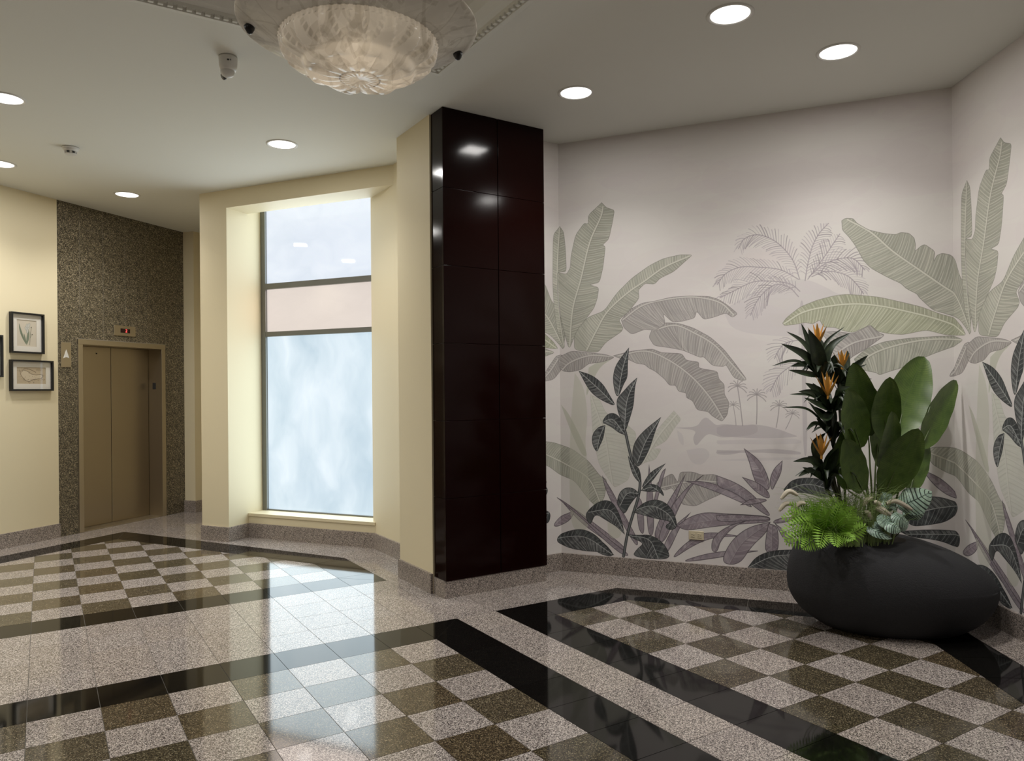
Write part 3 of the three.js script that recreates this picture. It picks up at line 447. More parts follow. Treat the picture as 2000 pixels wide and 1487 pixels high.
['k', [0.859, 1.31, 0.816, 1.209, 0.764, 1.044, 0.68, 0.896, 0.635, 0.939, 0.623, 1.028, 0.649, 1.118, 0.727, 1.208], [0.859, 1.31, 0.739, 1.119, 0.667, 0.94]],
['k', [0.59, 0.989, 0.635, 0.926, 0.686, 0.889, 0.698, 0.763, 0.634, 0.824, 0.608, 0.9], [0.59, 0.989, 0.695, 0.763]],
['k', [0.89, 0.934, 0.839, 0.869, 0.788, 0.792, 0.697, 0.725, 0.724, 0.789, 0.775, 0.867], [0.89, 0.934, 0.697, 0.725]],
['k', [0.697, 0.712, 0.736, 0.764, 0.813, 0.767, 0.863, 0.732, 0.887, 0.664, 0.838, 0.718, 0.774, 0.703], [0.697, 0.712, 0.787, 0.741, 0.881, 0.676]],
['k', [0.678, 0.686, 0.633, 0.728, 0.568, 0.732, 0.515, 0.691, 0.488, 0.6, 0.514, 0.562, 0.553, 0.5, 0.606, 0.606], [0.678, 0.686, 0.581, 0.681, 0.514, 0.575]],
['k', [0.551, 0.346, 0.526, 0.473, 0.462, 0.598, 0.395, 0.621, 0.314, 0.591, 0.232, 0.515, 0.218, 0.468, 0.259, 0.392, 0.3, 0.506, 0.394, 0.453, 0.486, 0.406], [0.246, 0.509, 0.434, 0.532, 0.552, 0.359]],
['k', [0.631, 0.53, 0.709, 0.611, 0.812, 0.648, 0.9, 0.62, 0.961, 0.549, 0.991, 0.425, 0.923, 0.399, 0.885, 0.431, 0.948, 0.473, 0.81, 0.49, 0.721, 0.51], [0.631, 0.543, 0.786, 0.589, 0.924, 0.521, 0.973, 0.437]],
['k', [0.458, 0.166, 0.405, 0.22, 0.312, 0.318, 0.204, 0.363, 0.094, 0.349, -0.038, 0.294, -0.047, 0.242, 0.064, 0.195, 0.202, 0.179, 0.338, 0.183], [-0.038, 0.274, 0.203, 0.297, 0.445, 0.171]],
['k', [0.578, 0.342, 0.668, 0.341, 0.758, 0.354, 0.847, 0.316, 0.909, 0.245, 0.927, 0.158, 0.615, 0.159, 0.654, 0.226, 0.719, 0.281, 0.629, 0.313], [0.591, 0.336, 0.758, 0.309, 0.833, 0.163]],
['k', [1.529, 0.148, 1.593, 0.24, 1.707, 0.295, 1.905, 0.317, 2.05, 0.314, 2, 0.155, 1.842, 0.142], [1.542, 0.156, 1.719, 0.25, 2.037, 0.288]],
['k', [1.798, 0.768, 1.86, 0.85, 2.006, 0.868, 2.125, 0.834, 2.172, 0.784, 2.1, 0.704, 1.933, 0.761, 1.81, 0.73], [1.798, 0.755, 1.957, 0.814, 2.16, 0.771]],
['k', [2.61, 0.699, 2.719, 0.751, 2.837, 0.764, 2.987, 0.71, 2.895, 0.593, 2.777, 0.559, 2.633, 0.536], [2.987, 0.71, 2.778, 0.667, 2.609, 0.589]],
['k', [2.585, 0.499, 2.777, 0.525, 2.996, 0.527, 2.971, 0.397, 2.835, 0.455, 2.657, 0.463], [2.996, 0.501, 2.776, 0.491, 2.584, 0.479]],
['k', [3.27, 0.329, 3.362, 0.315, 3.48, 0.26, 3.572, 0.156, 3.478, 0.152, 3.381, 0.198], [3.27, 0.329, 3.554, 0.157]]
];

{
  const PER = 3.10, W = 1740, HH = 2048, k = W / PER, cv = document.createElement('canvas'); cv.width = W; cv.height = HH;
  const c = cv.getContext('2d'), X = (s) => s * k, Y = (h) => HH - h * HH / H, ky = HH / H;
  c.fillStyle = 'rgb(222,217,213)'; c.fillRect(0, 0, W, HH);
  for (let i = 0; i < 260; i++) { const x = rr(0, W), y = rr(0, HH), a = rr(60, 260), b = a * rr(0.15, 0.5); c.fillStyle = rnd() < 0.5 ? 'rgba(232,228,222,0.10)' : 'rgba(206,199,198,0.09)'; for (const o of [-W, 0, W]) { c.beginPath(); c.ellipse(x + o, y, a, b, rr(-0.15, 0.15), 0, 7); c.fill(); } }
  const ST = {   // fill, light vein, dark vein, outline, alpha, vein spacing in metres
    g: [[176, 176, 163], [212, 210, 198], [148, 147, 136], [128, 126, 118], 0.94, 0.021], v: [[180, 182, 157], [216, 216, 198], [152, 152, 132], [134, 132, 120], 0.95, 0.024],
    m: [[172, 167, 163], [208, 203, 198], [146, 140, 138], [124, 118, 118], 0.92, 0.022], l: [[202, 201, 191], [216, 214, 206], [186, 184, 174], [180, 178, 168], 0.75, 0.03],
    k: [[92, 94, 94], [182, 184, 182], [50, 52, 54], [36, 37, 39], 1, 0.034], p: [[152, 141, 148], [196, 188, 190], [124, 112, 120], [74, 66, 72], 0.93, 0.034],
  };
  const rgb = (a, al = 1) => `rgba(${a[0]},${a[1]},${a[2]},${al})`;
  const smooth = (pts, round = 0.22) => {   // outline with rounded vertices; its first vertex is a tip and stays sharp
    c.beginPath(); const n = pts.length / 2, q = (i) => [X(pts[2 * (i % n)]), Y(pts[2 * (i % n) + 1])], at = (a, b, t) => [a[0] + (b[0] - a[0]) * t, a[1] + (b[1] - a[1]) * t];
    c.moveTo(...q(0)); for (let i = 1; i < n; i++) { const a = q(i - 1), b = q(i), d = q(i + 1); c.lineTo(...at(b, a, round)); c.quadraticCurveTo(...b, ...at(b, d, round)); } c.closePath();
  };
  const curve = (pts) => new THREE.CatmullRomCurve3(Array.from({ length: pts.length / 2 }, (_, i) => V3(X(pts[2 * i]), Y(pts[2 * i + 1]), 0)));
  function leaf(style, o, r) {
    const [f, lv, dv, ol, al, sp] = ST[style], dark = style === 'k';
    c.save(); const rd = dark || style === 'p' ? 0.48 : 0.25; smooth(o, rd); c.fillStyle = rgb(f, al); c.lineJoin = 'round'; c.fill(); c.clip();
    let x0 = 1e9, x1 = -1e9, y0 = 1e9, y1 = -1e9; for (let i = 0; i < o.length; i += 2) { x0 = Math.min(x0, X(o[i])); x1 = Math.max(x1, X(o[i])); y0 = Math.min(y0, Y(o[i + 1])); y1 = Math.max(y1, Y(o[i + 1])); }
    for (let i = 0; i < 14; i++) { c.fillStyle = rnd() < 0.5 ? rgb(dv, 0.16) : rgb(lv, 0.16); c.beginPath(); c.ellipse(rr(x0, x1), rr(y0, y1), rr(0.1, 0.35) * (x1 - x0), rr(0.05, 0.2) * (y1 - y0), rr(0, 3), 0, 7); c.fill(); }
    if (r.length && style !== 'l') {   // wash: one half of the blade darker, broad strokes between the veins
      const cu = curve(r), half = [], S = 40, side = style === 'g' || style === 'v' ? 1 : -1;
      c.save(); c.beginPath(); for (let i = 0; i <= S; i++) { const p = cu.getPoint(i / S); i ? c.lineTo(p.x, p.y) : c.moveTo(p.x, p.y); } for (let i = S; i >= 0; i--) { const p = cu.getPoint(i / S), d = cu.getTangent(i / S); c.lineTo(p.x - d.y * side * 260, p.y + d.x * side * 260); } c.closePath(); c.fillStyle = rgb(dv, dark ? 0.55 : 0.28); c.fill(); c.restore();
      for (let i = 0; i < 26; i++) { const t = rnd(), p = cu.getPoint(t), d = cu.getTangent(t), s = rnd() < 0.5 ? -1 : 1, L = dark || style === 'p' ? 60 : 150, f = dark || style === 'p' ? -0.8 : 0.5; c.strokeStyle = rnd() < 0.5 ? rgb(dv, 0.3) : rgb(lv, dark ? 0.12 : 0.28); c.lineWidth = rr(4, 15); c.lineCap = 'butt'; c.beginPath(); c.moveTo(p.x, p.y); c.lineTo(p.x - d.y * s * L + d.x * L * f, p.y + d.x * s * L + d.y * L * f); c.stroke(); }
    }
    if (r.length) {
      const cu = curve(r), len = cu.getLength(), n = Math.max(4, Math.round(len / k / sp));
      for (const side of [-1, 1]) {   // one half of the blade a touch darker
        for (let i = 0; i < n * 2; i++) {
          const t = (i + rnd() * 0.7) / (n * 2), p = cu.getPointAt(Math.min(1, t)), d = cu.getTangentAt(Math.min(1, t)), nx = -d.y * side, ny = d.x * side, L = style === 'p' ? 45 : 190, sl = dark || style === 'p' ? 0.9 : 0.45;
          const bend = rr(-0.1, 0.2), fwd = r[1] !== undefined && cu.getPoint(0).distanceTo(V3(X(o[0]), Y(o[1]), 0)) < 5 && (dark || style === 'p') ? -1 : 1;
          if (style === 'p' && rnd() < 0.55) continue; c.strokeStyle = i % 2 ? rgb(lv, dark ? 0.7 : style === 'p' ? 0.55 : 0.75) : rgb(dv, dark ? 0.7 : 0.5); c.lineWidth = i % 2 ? rr(0.8, dark ? 2.0 : 2.6) : rr(1.2, 4.2);
          c.beginPath(); c.moveTo(p.x, p.y); c.quadraticCurveTo(p.x + nx * L * 0.4 + d.x * L * sl * 0.25 * fwd, p.y + ny * L * 0.4 + d.y * L * sl * 0.25 * fwd, p.x + nx * L + d.x * L * (sl + bend) * fwd, p.y + ny * L + d.y * L * (sl + bend) * fwd); c.stroke();
        }
      }
      c.strokeStyle = rgb(dv, 0.6); c.lineWidth = dark || style === 'p' ? 3 : 9; c.lineCap = 'round'; c.beginPath(); for (let i = 0; i <= 30; i++) { const p = cu.getPoint(i / 30); i ? c.lineTo(p.x + 2, p.y + 1) : c.moveTo(p.x + 2, p.y + 1); } c.stroke();
      c.strokeStyle = rgb(lv, style === 'p' ? 0.5 : 0.95); c.lineWidth = dark ? 3 : style === 'p' ? 2 : 6; c.beginPath(); for (let i = 0; i <= 30; i++) { const p = cu.getPoint(i / 30); i ? c.lineTo(p.x, p.y) : c.moveTo(p.x, p.y); } c.stroke();
    }
    c.restore(); smooth(o, rd); c.strokeStyle = rgb(ol, style === 'l' ? 0.4 : 0.8); c.lineWidth = dark || style === 'p' ? 2.6 : 2; c.stroke();
  }
  const keep = seed;
  for (const off of [-PER, 0, PER]) {
    seed = keep;
    for (const [kind, o0, r0] of MURAL) {
      const sh = (a) => a.map((v, i) => (i % 2 ? v : v + off)), o = sh(o0);
      if (ST[kind]) leaf(kind, o, sh(r0));
      else if (kind[0] === 'h' || kind[0] === 't') { smooth(o, 0.45); c.fillStyle = { h1: 'rgba(186,177,181,0.62)', h2: 'rgba(200,193,196,0.42)', t: 'rgba(196,196,180,0.55)', t2: 'rgba(180,181,164,0.6)' }[kind]; c.fill(); }
      else if (kind === 's') { const cu = curve(o); for (const [w, s] of [[13, 'rgb(60,62,64)'], [5, 'rgb(120,122,122)']]) { c.strokeStyle = s; c.lineWidth = w; c.beginPath(); for (let i = 0; i <= 40; i++) { const p = cu.getPoint(i / 40); i ? c.lineTo(p.x, p.y) : c.moveTo(p.x, p.y); } c.stroke(); } }
      else if (kind === 'f') {
        const cu = curve(o), L = cu.getLength(), n = Math.round(L / 13); c.lineCap = 'round';
        c.strokeStyle = 'rgba(160,151,157,0.75)'; c.lineWidth = 4; c.beginPath(); for (let i = 0; i <= 24; i++) { const p = cu.getPoint(i / 24); i ? c.lineTo(p.x, p.y) : c.moveTo(p.x, p.y); } c.stroke();
        for (let i = 2; i < n; i++) for (const side of [-1, 1]) { const t = i / n, p = cu.getPointAt(t), d = cu.getTangentAt(t), l = (0.35 + 0.65 * Math.sin(Math.PI * Math.min(1, t * 1.05))) * 62 * rr(0.8, 1.15); c.strokeStyle = rnd() < 0.3 ? 'rgba(140,131,138,0.6)' : 'rgba(172,163,169,0.55)'; c.lineWidth = rr(1.5, 4.5); c.beginPath(); c.moveTo(p.x, p.y); c.quadraticCurveTo(p.x - d.y * side * l * 0.5 + d.x * l * 0.5, p.y + d.x * side * l * 0.5 + d.y * l * 0.5, p.x - d.y * side * l * 0.8 + d.x * l * 0.8, p.y + d.x * side * l * 0.8 + d.y * l * 0.8 + 14); c.stroke(); }
      } else if (kind === 'q') {
        const [sx, sy, bx, by] = [X(o[0]), Y(o[1]), X(o[2]), Y(o[3])], s = r0[0]; c.strokeStyle = 'rgba(160,151,154,0.8)'; c.lineWidth = 4 * s; c.beginPath(); c.moveTo(bx, by); c.quadraticCurveTo((bx + sx) / 2 + 3, (by + sy) / 2, sx, sy); c.stroke();
        for (let i = 0; i < 9; i++) { const a = Math.PI * (0.02 + 1.2 * i / 8) + Math.PI * 0.9, l = 40 * s; c.lineWidth = 4 * s; c.strokeStyle = 'rgba(158,150,152,0.7)'; c.beginPath(); c.moveTo(sx, sy); c.quadraticCurveTo(sx + Math.cos(a) * l * 0.7, sy + Math.sin(a) * l * 0.7, sx + Math.cos(a) * l, sy + Math.sin(a) * l + 14 * s); c.stroke(); }
      }
    }
  }
  const tx = new THREE.CanvasTexture(cv); tx.colorSpace = THREE.SRGBColorSpace; tx.wrapS = THREE.RepeatWrapping; tx.wrapT = THREE.RepeatWrapping; tx.anisotropy = 8;
  const mat = new THREE.MeshStandardMaterial({ map: tx, roughness: 0.7, bumpMap: scaled(TX.paint, 4), bumpScale: 0.0003 });
  mat.bumpMap = null;
  const LB = Math.hypot(BR[0] - NI[0], BR[1] - NI[1]);
  const fit = (name, f) => { const m = scene.getObjectByName(name); m.material = mat; const g = m.geometry, p = g.attributes.position, u = g.attributes.uv; for (let i = 0; i < p.count; i++) u.setXY(i, f(p.getX(i), p.getZ(i)) / PER, p.getY(i) / H); };
  fit('wall_back', (x, z) => ((x - NI[0]) * (BR[0] - NI[0]) + (z - NI[1]) * (BR[1] - NI[1])) / LB);
  fit('wall_right', (x, z) => LB + (x - BR[0]) * RD[0] + (z - BR[1]) * RD[1]);
  fit('wall_niche', (x, z) => NI[1] - z);
}

// ---------------------------------------------------------------- ceiling lamps
{
  const ringG = new THREE.LatheGeometry([[0.108, 0.0], [0.112, -0.006], [0.122, -0.008], [0.130, -0.004], [0.131, 0.0]].map((p) => new THREE.Vector2(...p)), 48);
  const discG = new THREE.LatheGeometry([[0.0001, -0.003], [0.09, -0.003], [0.109, -0.001], [0.109, 0.004]].map((p) => new THREE.Vector2(...p)), 48);
  const glow = new THREE.MeshStandardMaterial({ color: lin(0.8, 0.8, 0.8), emissive: lin(1.0, 0.97, 0.93), emissiveIntensity: 3.0, roughness: 0.5 });
  const lamps = [[-2.222, 2.269, 'round ceiling downlight cut by the left edge of the photo, nearer one'], [-2.217, 0.321, 'round ceiling downlight in front of the window header'], [-4.654, 1.288, 'round ceiling downlight in front of the elevator'], [-4.057, 2.372, 'round ceiling downlight at the left edge of the photo, farther one'], [-0.051, -1.160, 'round ceiling downlight right of the dark column'], [1.283, -1.238, 'round ceiling downlight at the top edge, largest of the niche lamps'], [1.313, -2.185, 'round ceiling downlight above the big planter'], [-3.421, 3.605, 'round ceiling downlight over the left wall outside the photo'], [2.65, -1.18, 'round ceiling downlight over the right wall outside the photo'], [4.9, 2.6, 'round ceiling downlight behind the camera'], [0.6, 4.0, 'round ceiling downlight left of the camera'], [-1.5, 4.1, 'round ceiling downlight far left of the camera'], [-0.4, 2.9, 'round ceiling downlight left of the glass bowl lamp'], [2.5, 3.9, 'round ceiling downlight behind the glass bowl lamp']];
  lamps.forEach(([x, z, label]) => {
    const o = thing('downlight', label, 'ceiling light', [x, H, z], 0, undefined, 'round downlights in the ceiling');
    part('trim_ring', ringG, M.plasticWhite, o); part('lamp_diffuser', discG, glow, o);
    const l = new THREE.RectAreaLight(LAMP.color, LAMP.radiance, 0.19, 0.19); l.name = 'downlight_lamp'; l.position.y = -0.012; l.rotation.x = -Math.PI / 2; o.add(l);
    const s = new THREE.SpotLight(LAMP.color, LAMP.beam, 0, 1.15, 0.9, 2); s.name = 'downlight_beam'; s.position.y = -0.05; s.target.position.set(0, -2, 0); s.shadow.radius = 2; s.castShadow = true; o.add(s); o.add(s.target);
  });
}

// ---------------------------------------------------------------- alabaster glass bowl lamp under the coffer
{
  const o = thing('bowl_chandelier', 'large alabaster glass bowl lamp hanging below the ceiling coffer', 'chandelier', [1.324, 0, 0.971]);
  const marble = (() => { const n = 1024, cvs = document.createElement('canvas'); cvs.width = cvs.height = n; const c = cvs.getContext('2d'); c.fillStyle = 'rgb(222,217,208)'; c.fillRect(0, 0, n, n); for (let i = 0; i < 420; i++) { const x = rr(0, n), y = rr(0, n), a = rr(20, 130); c.strokeStyle = rnd() < 0.5 ? 'rgba(246,240,230,0.22)' : 'rgba(160,150,138,0.22)'; c.lineWidth = rr(3, 26); c.beginPath(); c.moveTo(x, y); c.bezierCurveTo(x + rr(-a, a), y + rr(-a, a), x + rr(-a, a) * 2, y + rr(-a, a), x + rr(-a, a) * 2, y + rr(-a, a) * 2); c.stroke(); } const t = new THREE.CanvasTexture(cvs); t.colorSpace = THREE.SRGBColorSpace; t.wrapS = t.wrapT = THREE.RepeatWrapping; return t; })();
  const glass = new THREE.MeshPhysicalMaterial({ map: marble, transmission: 0.5, roughness: 0.95, thickness: 0, ior: 1.45, clearcoat: 1, clearcoatRoughness: 0.12, side: THREE.DoubleSide });
  const brim = new THREE.MeshPhysicalMaterial({ map: marble, color: lin(0.95, 0.95, 0.95), transmission: 0.55, roughness: 0.9, thickness: 0, ior: 1.45, clearcoat: 1, clearcoatRoughness: 0.1, side: THREE.DoubleSide });
  // relief of revolution: (angle, t) -> radius and height
  function relief(nA, nT, f) {
    const P = [], U = [], I = [];
    for (let j = 0; j <= nT; j++) for (let i = 0; i <= nA; i++) { const a = i / nA * Math.PI * 2, [r, y] = f(a, j / nT); P.push(r * Math.cos(a), y, r * Math.sin(a)); U.push(0.5 + r * Math.cos(a), 0.5 + r * Math.sin(a)); }
    for (let j = 0; j < nT; j++) for (let i = 0; i < nA; i++) { const a = j * (nA + 1) + i, b = a + nA + 1; I.push(a, b, a + 1, a + 1, b, b + 1); }
    const g = new THREE.BufferGeometry(); g.setAttribute('position', new THREE.Float32BufferAttribute(P, 3)); g.setAttribute('uv', new THREE.Float32BufferAttribute(U, 2)); g.setIndex(I); g.computeVertexNormals(); return g;
  }
  // brim: a shallow dish flaring out to the rim
  const bp = new THREE.CatmullRomCurve3([[0.312, 2.934], [0.335, 2.944], [0.375, 2.962], [0.425, 2.984], [0.470, 3.0], [0.472, 3.006], [0.466, 3.008]].map((p) => V3(p[0], p[1], 0)));
  part('brim', relief(96, 18, (a, t) => { const p = bp.getPoint(t); return [p.x, p.y]; }), brim, o);
  // bowl with a ring of hanging leaf points and long petals towards the bottom
  const wp = new THREE.CatmullRomCurve3([[0.075, 2.792], [0.13, 2.799], [0.19, 2.820], [0.245, 2.855], [0.285, 2.888], [0.305, 2.915], [0.314, 2.936]].map((p) => V3(p[0], p[1], 0)));
  part('bowl', relief(288, 60, (a, t) => {
    const p = wp.getPoint(t), petal = Math.abs(Math.sin(a * 8)) ** 0.6, u = Math.min(1, Math.max(0, (t - 0.42) / 0.5)), wv = 0.5 + 0.5 * Math.cos(a * 16);
    let b = 0; if (t < 0.42) b = 0.011 * petal * Math.sin(Math.PI * Math.min(1, t / 0.42)); else b = 0.019 * Math.sin(Math.PI * u) * (wv > u * 0.9 ? 1 : 0.15);
    if (t > 0.30 && t < 0.44) b += 0.015 * Math.sin((t - 0.30) / 0.14 * Math.PI) * (0.6 + 0.4 * Math.sin(a * 8 + 1));
    if (t > 0.88) b += 0.004 * Math.sin(a * 72);
    return [p.x + b * 0.6, p.y - b * 0.8];
  }), glass, o);
  part('rosette', relief(160, 14, (a, t) => { const r = 0.082 * t, rim = t > 0.45 ? 0.004 * Math.abs(Math.sin(a * 10)) * (t - 0.45) / 0.55 : 0; return [r + 0.0005, 2.790 - rim - (t < 0.45 ? -0.004 * Math.cos(t / 0.45 * Math.PI / 2) : 0) + (t > 0.9 ? 0.004 : 0)]; }), glass, o);
  const fg = new THREE.LatheGeometry([[0.0001, -0.030], [0.010, -0.026], [0.018, -0.014], [0.022, 0.0], [0.014, 0.008], [0.016, 0.016], [0.0001, 0.018]].map((p) => new THREE.Vector2(...p)), 20);
  const cano = new THREE.LatheGeometry([[0.0001, 0.0], [0.09, 0.0], [0.085, 0.025], [0.04, 0.045], [0.0001, 0.05]].map((p) => new THREE.Vector2(...p)), 32); cano.rotateX(Math.PI); cano.translate(0, H + 0.42, 0);
  part('canopy', cano, M.blackPaint, o);
  for (const deg of [114, -84, 15]) {
    const a = deg * Math.PI / 180, x = 0.425 * Math.cos(a), z = 0.425 * Math.sin(a);
    const f = part('finial', fg, M.blackPaint, o); f.position.set(x, 2.980, z);
    part('hanging_rod', tube([[x, 2.99, z], [x * 0.55, 3.45, z * 0.55], [x * 0.12, H + 0.38, z * 0.12]], 0.004, 8, 6), M.blackPaint, o);
  }
  for (let i = 0; i < 3; i++) {
    const a = i * 2.094 + 0.4, x = 0.13 * Math.cos(a), z = 0.13 * Math.sin(a), b = new THREE.SphereGeometry(0.028, 16, 12); b.translate(x, 2.90, z);
    part('lamp_bulb', b, new THREE.MeshStandardMaterial({ color: lin(0.8, 0.8, 0.8), emissive: lin(1, 0.85, 0.66), emissiveIntensity: 1.2 }), o);
    const l = new THREE.PointLight(lin(1, 0.84, 0.66), 0.034, 0, 2); l.name = 'bowl_bulb_light'; l.position.set(x, 2.90, z); l.castShadow = true; o.add(l);
  }
}

// ---------------------------------------------------------------- things on the ceiling and walls
{
  const s = thing('smoke_detector', 'small white smoke detector on the left ceiling', 'smoke detector', [-3.211, H, 1.841]);
  const lg = (pts, n = 32) => new THREE.LatheGeometry(pts.map((p) => new THREE.Vector2(...p)), n);
  part('base', lg([[0.0001, 0], [0.064, 0], [0.066, -0.008], [0.062, -0.016], [0.0001, -0.016]]), M.plasticWhite, s);
  part('body', lg([[0.058, -0.016], [0.056, -0.028], [0.046, -0.036], [0.0001, -0.036]]), M.plasticWhite, s);
  for (let i = 0; i < 12; i++) { const g = rbox(-0.007, 0.007, -0.056, -0.036, 0.040, 0.044, 0.001, 1), o = part('vent_fin', g, i % 2 ? M.plasticWhite : M.plasticDark, s); o.rotation.y = i * Math.PI / 6; }
  part('cap', lg([[0.046, -0.055], [0.043, -0.062], [0.0001, -0.064]]), M.plasticWhite, s);

  const q = thing('security_camera', 'white turret security camera on the ceiling left of the glass bowl', 'camera', [-0.724, H, 1.058], 1.2);
  part('base', lg([[0.0001, 0], [0.055, 0], [0.057, -0.012], [0.054, -0.06], [0.046, -0.085], [0.0001, -0.085]]), M.plasticWhite, q);
  const eye = new THREE.SphereGeometry(0.043, 28, 20); eye.scale(1, 0.9, 1); const ey = part('eyeball', eye, M.plasticWhite, q); ey.position.set(-0.006, -0.088, -0.012);
  const ln = lg([[0.0001, -0.012], [0.018, -0.012], [0.022, -0.004], [0.022, 0.004]], 24), le = part('lens', ln, M.plasticDark, ey); le.position.set(-0.026, -0.022, -0.022); le.rotation.set(-0.6, 0, -0.9);
  for (const [x, w] of [[0.002, 0.014], [0.022, 0.005]]) part('marking', rbox(x, x + w, -0.044, -0.034, 0.0535, 0.0565, 0.0008, 1), M.plasticDark, q);

  // duplex socket on the mural wall
  const out = thing('power_outlet', 'ivory double power outlet low on the mural wall', 'outlet', [NI[0], 0, NI[1]], Math.atan2(-(BR[1] - NI[1]), BR[0] - NI[0]));
  part('cover_plate', rbox(1.079, 1.197, 0.339, 0.408, 0.0, 0.007, 0.003), M.ivory, out);
  for (const x of [1.112, 1.164]) {
    const sk = part('socket', rbox(x - 0.016, x + 0.016, 0.356, 0.391, 0.006, 0.0095, 0.002), M.ivory, out);
    for (const [dx, dy] of [[-0.006, 0.007], [-0.006, -0.007]]) part('slot', rbox(x + dx - 0.005, x + dx + 0.004, 0.3735 + dy - 0.0015, 0.3735 + dy + 0.0015, 0.009, 0.0102, 0.0005, 1), M.plasticDark, sk);
    const gh = new THREE.CylinderGeometry(0.003, 0.003, 0.0014, 10); gh.rotateX(Math.PI / 2); gh.translate(x + 0.008, 0.3735, 0.0095); part('ground_hole', gh, M.plasticDark, sk);
  }
}
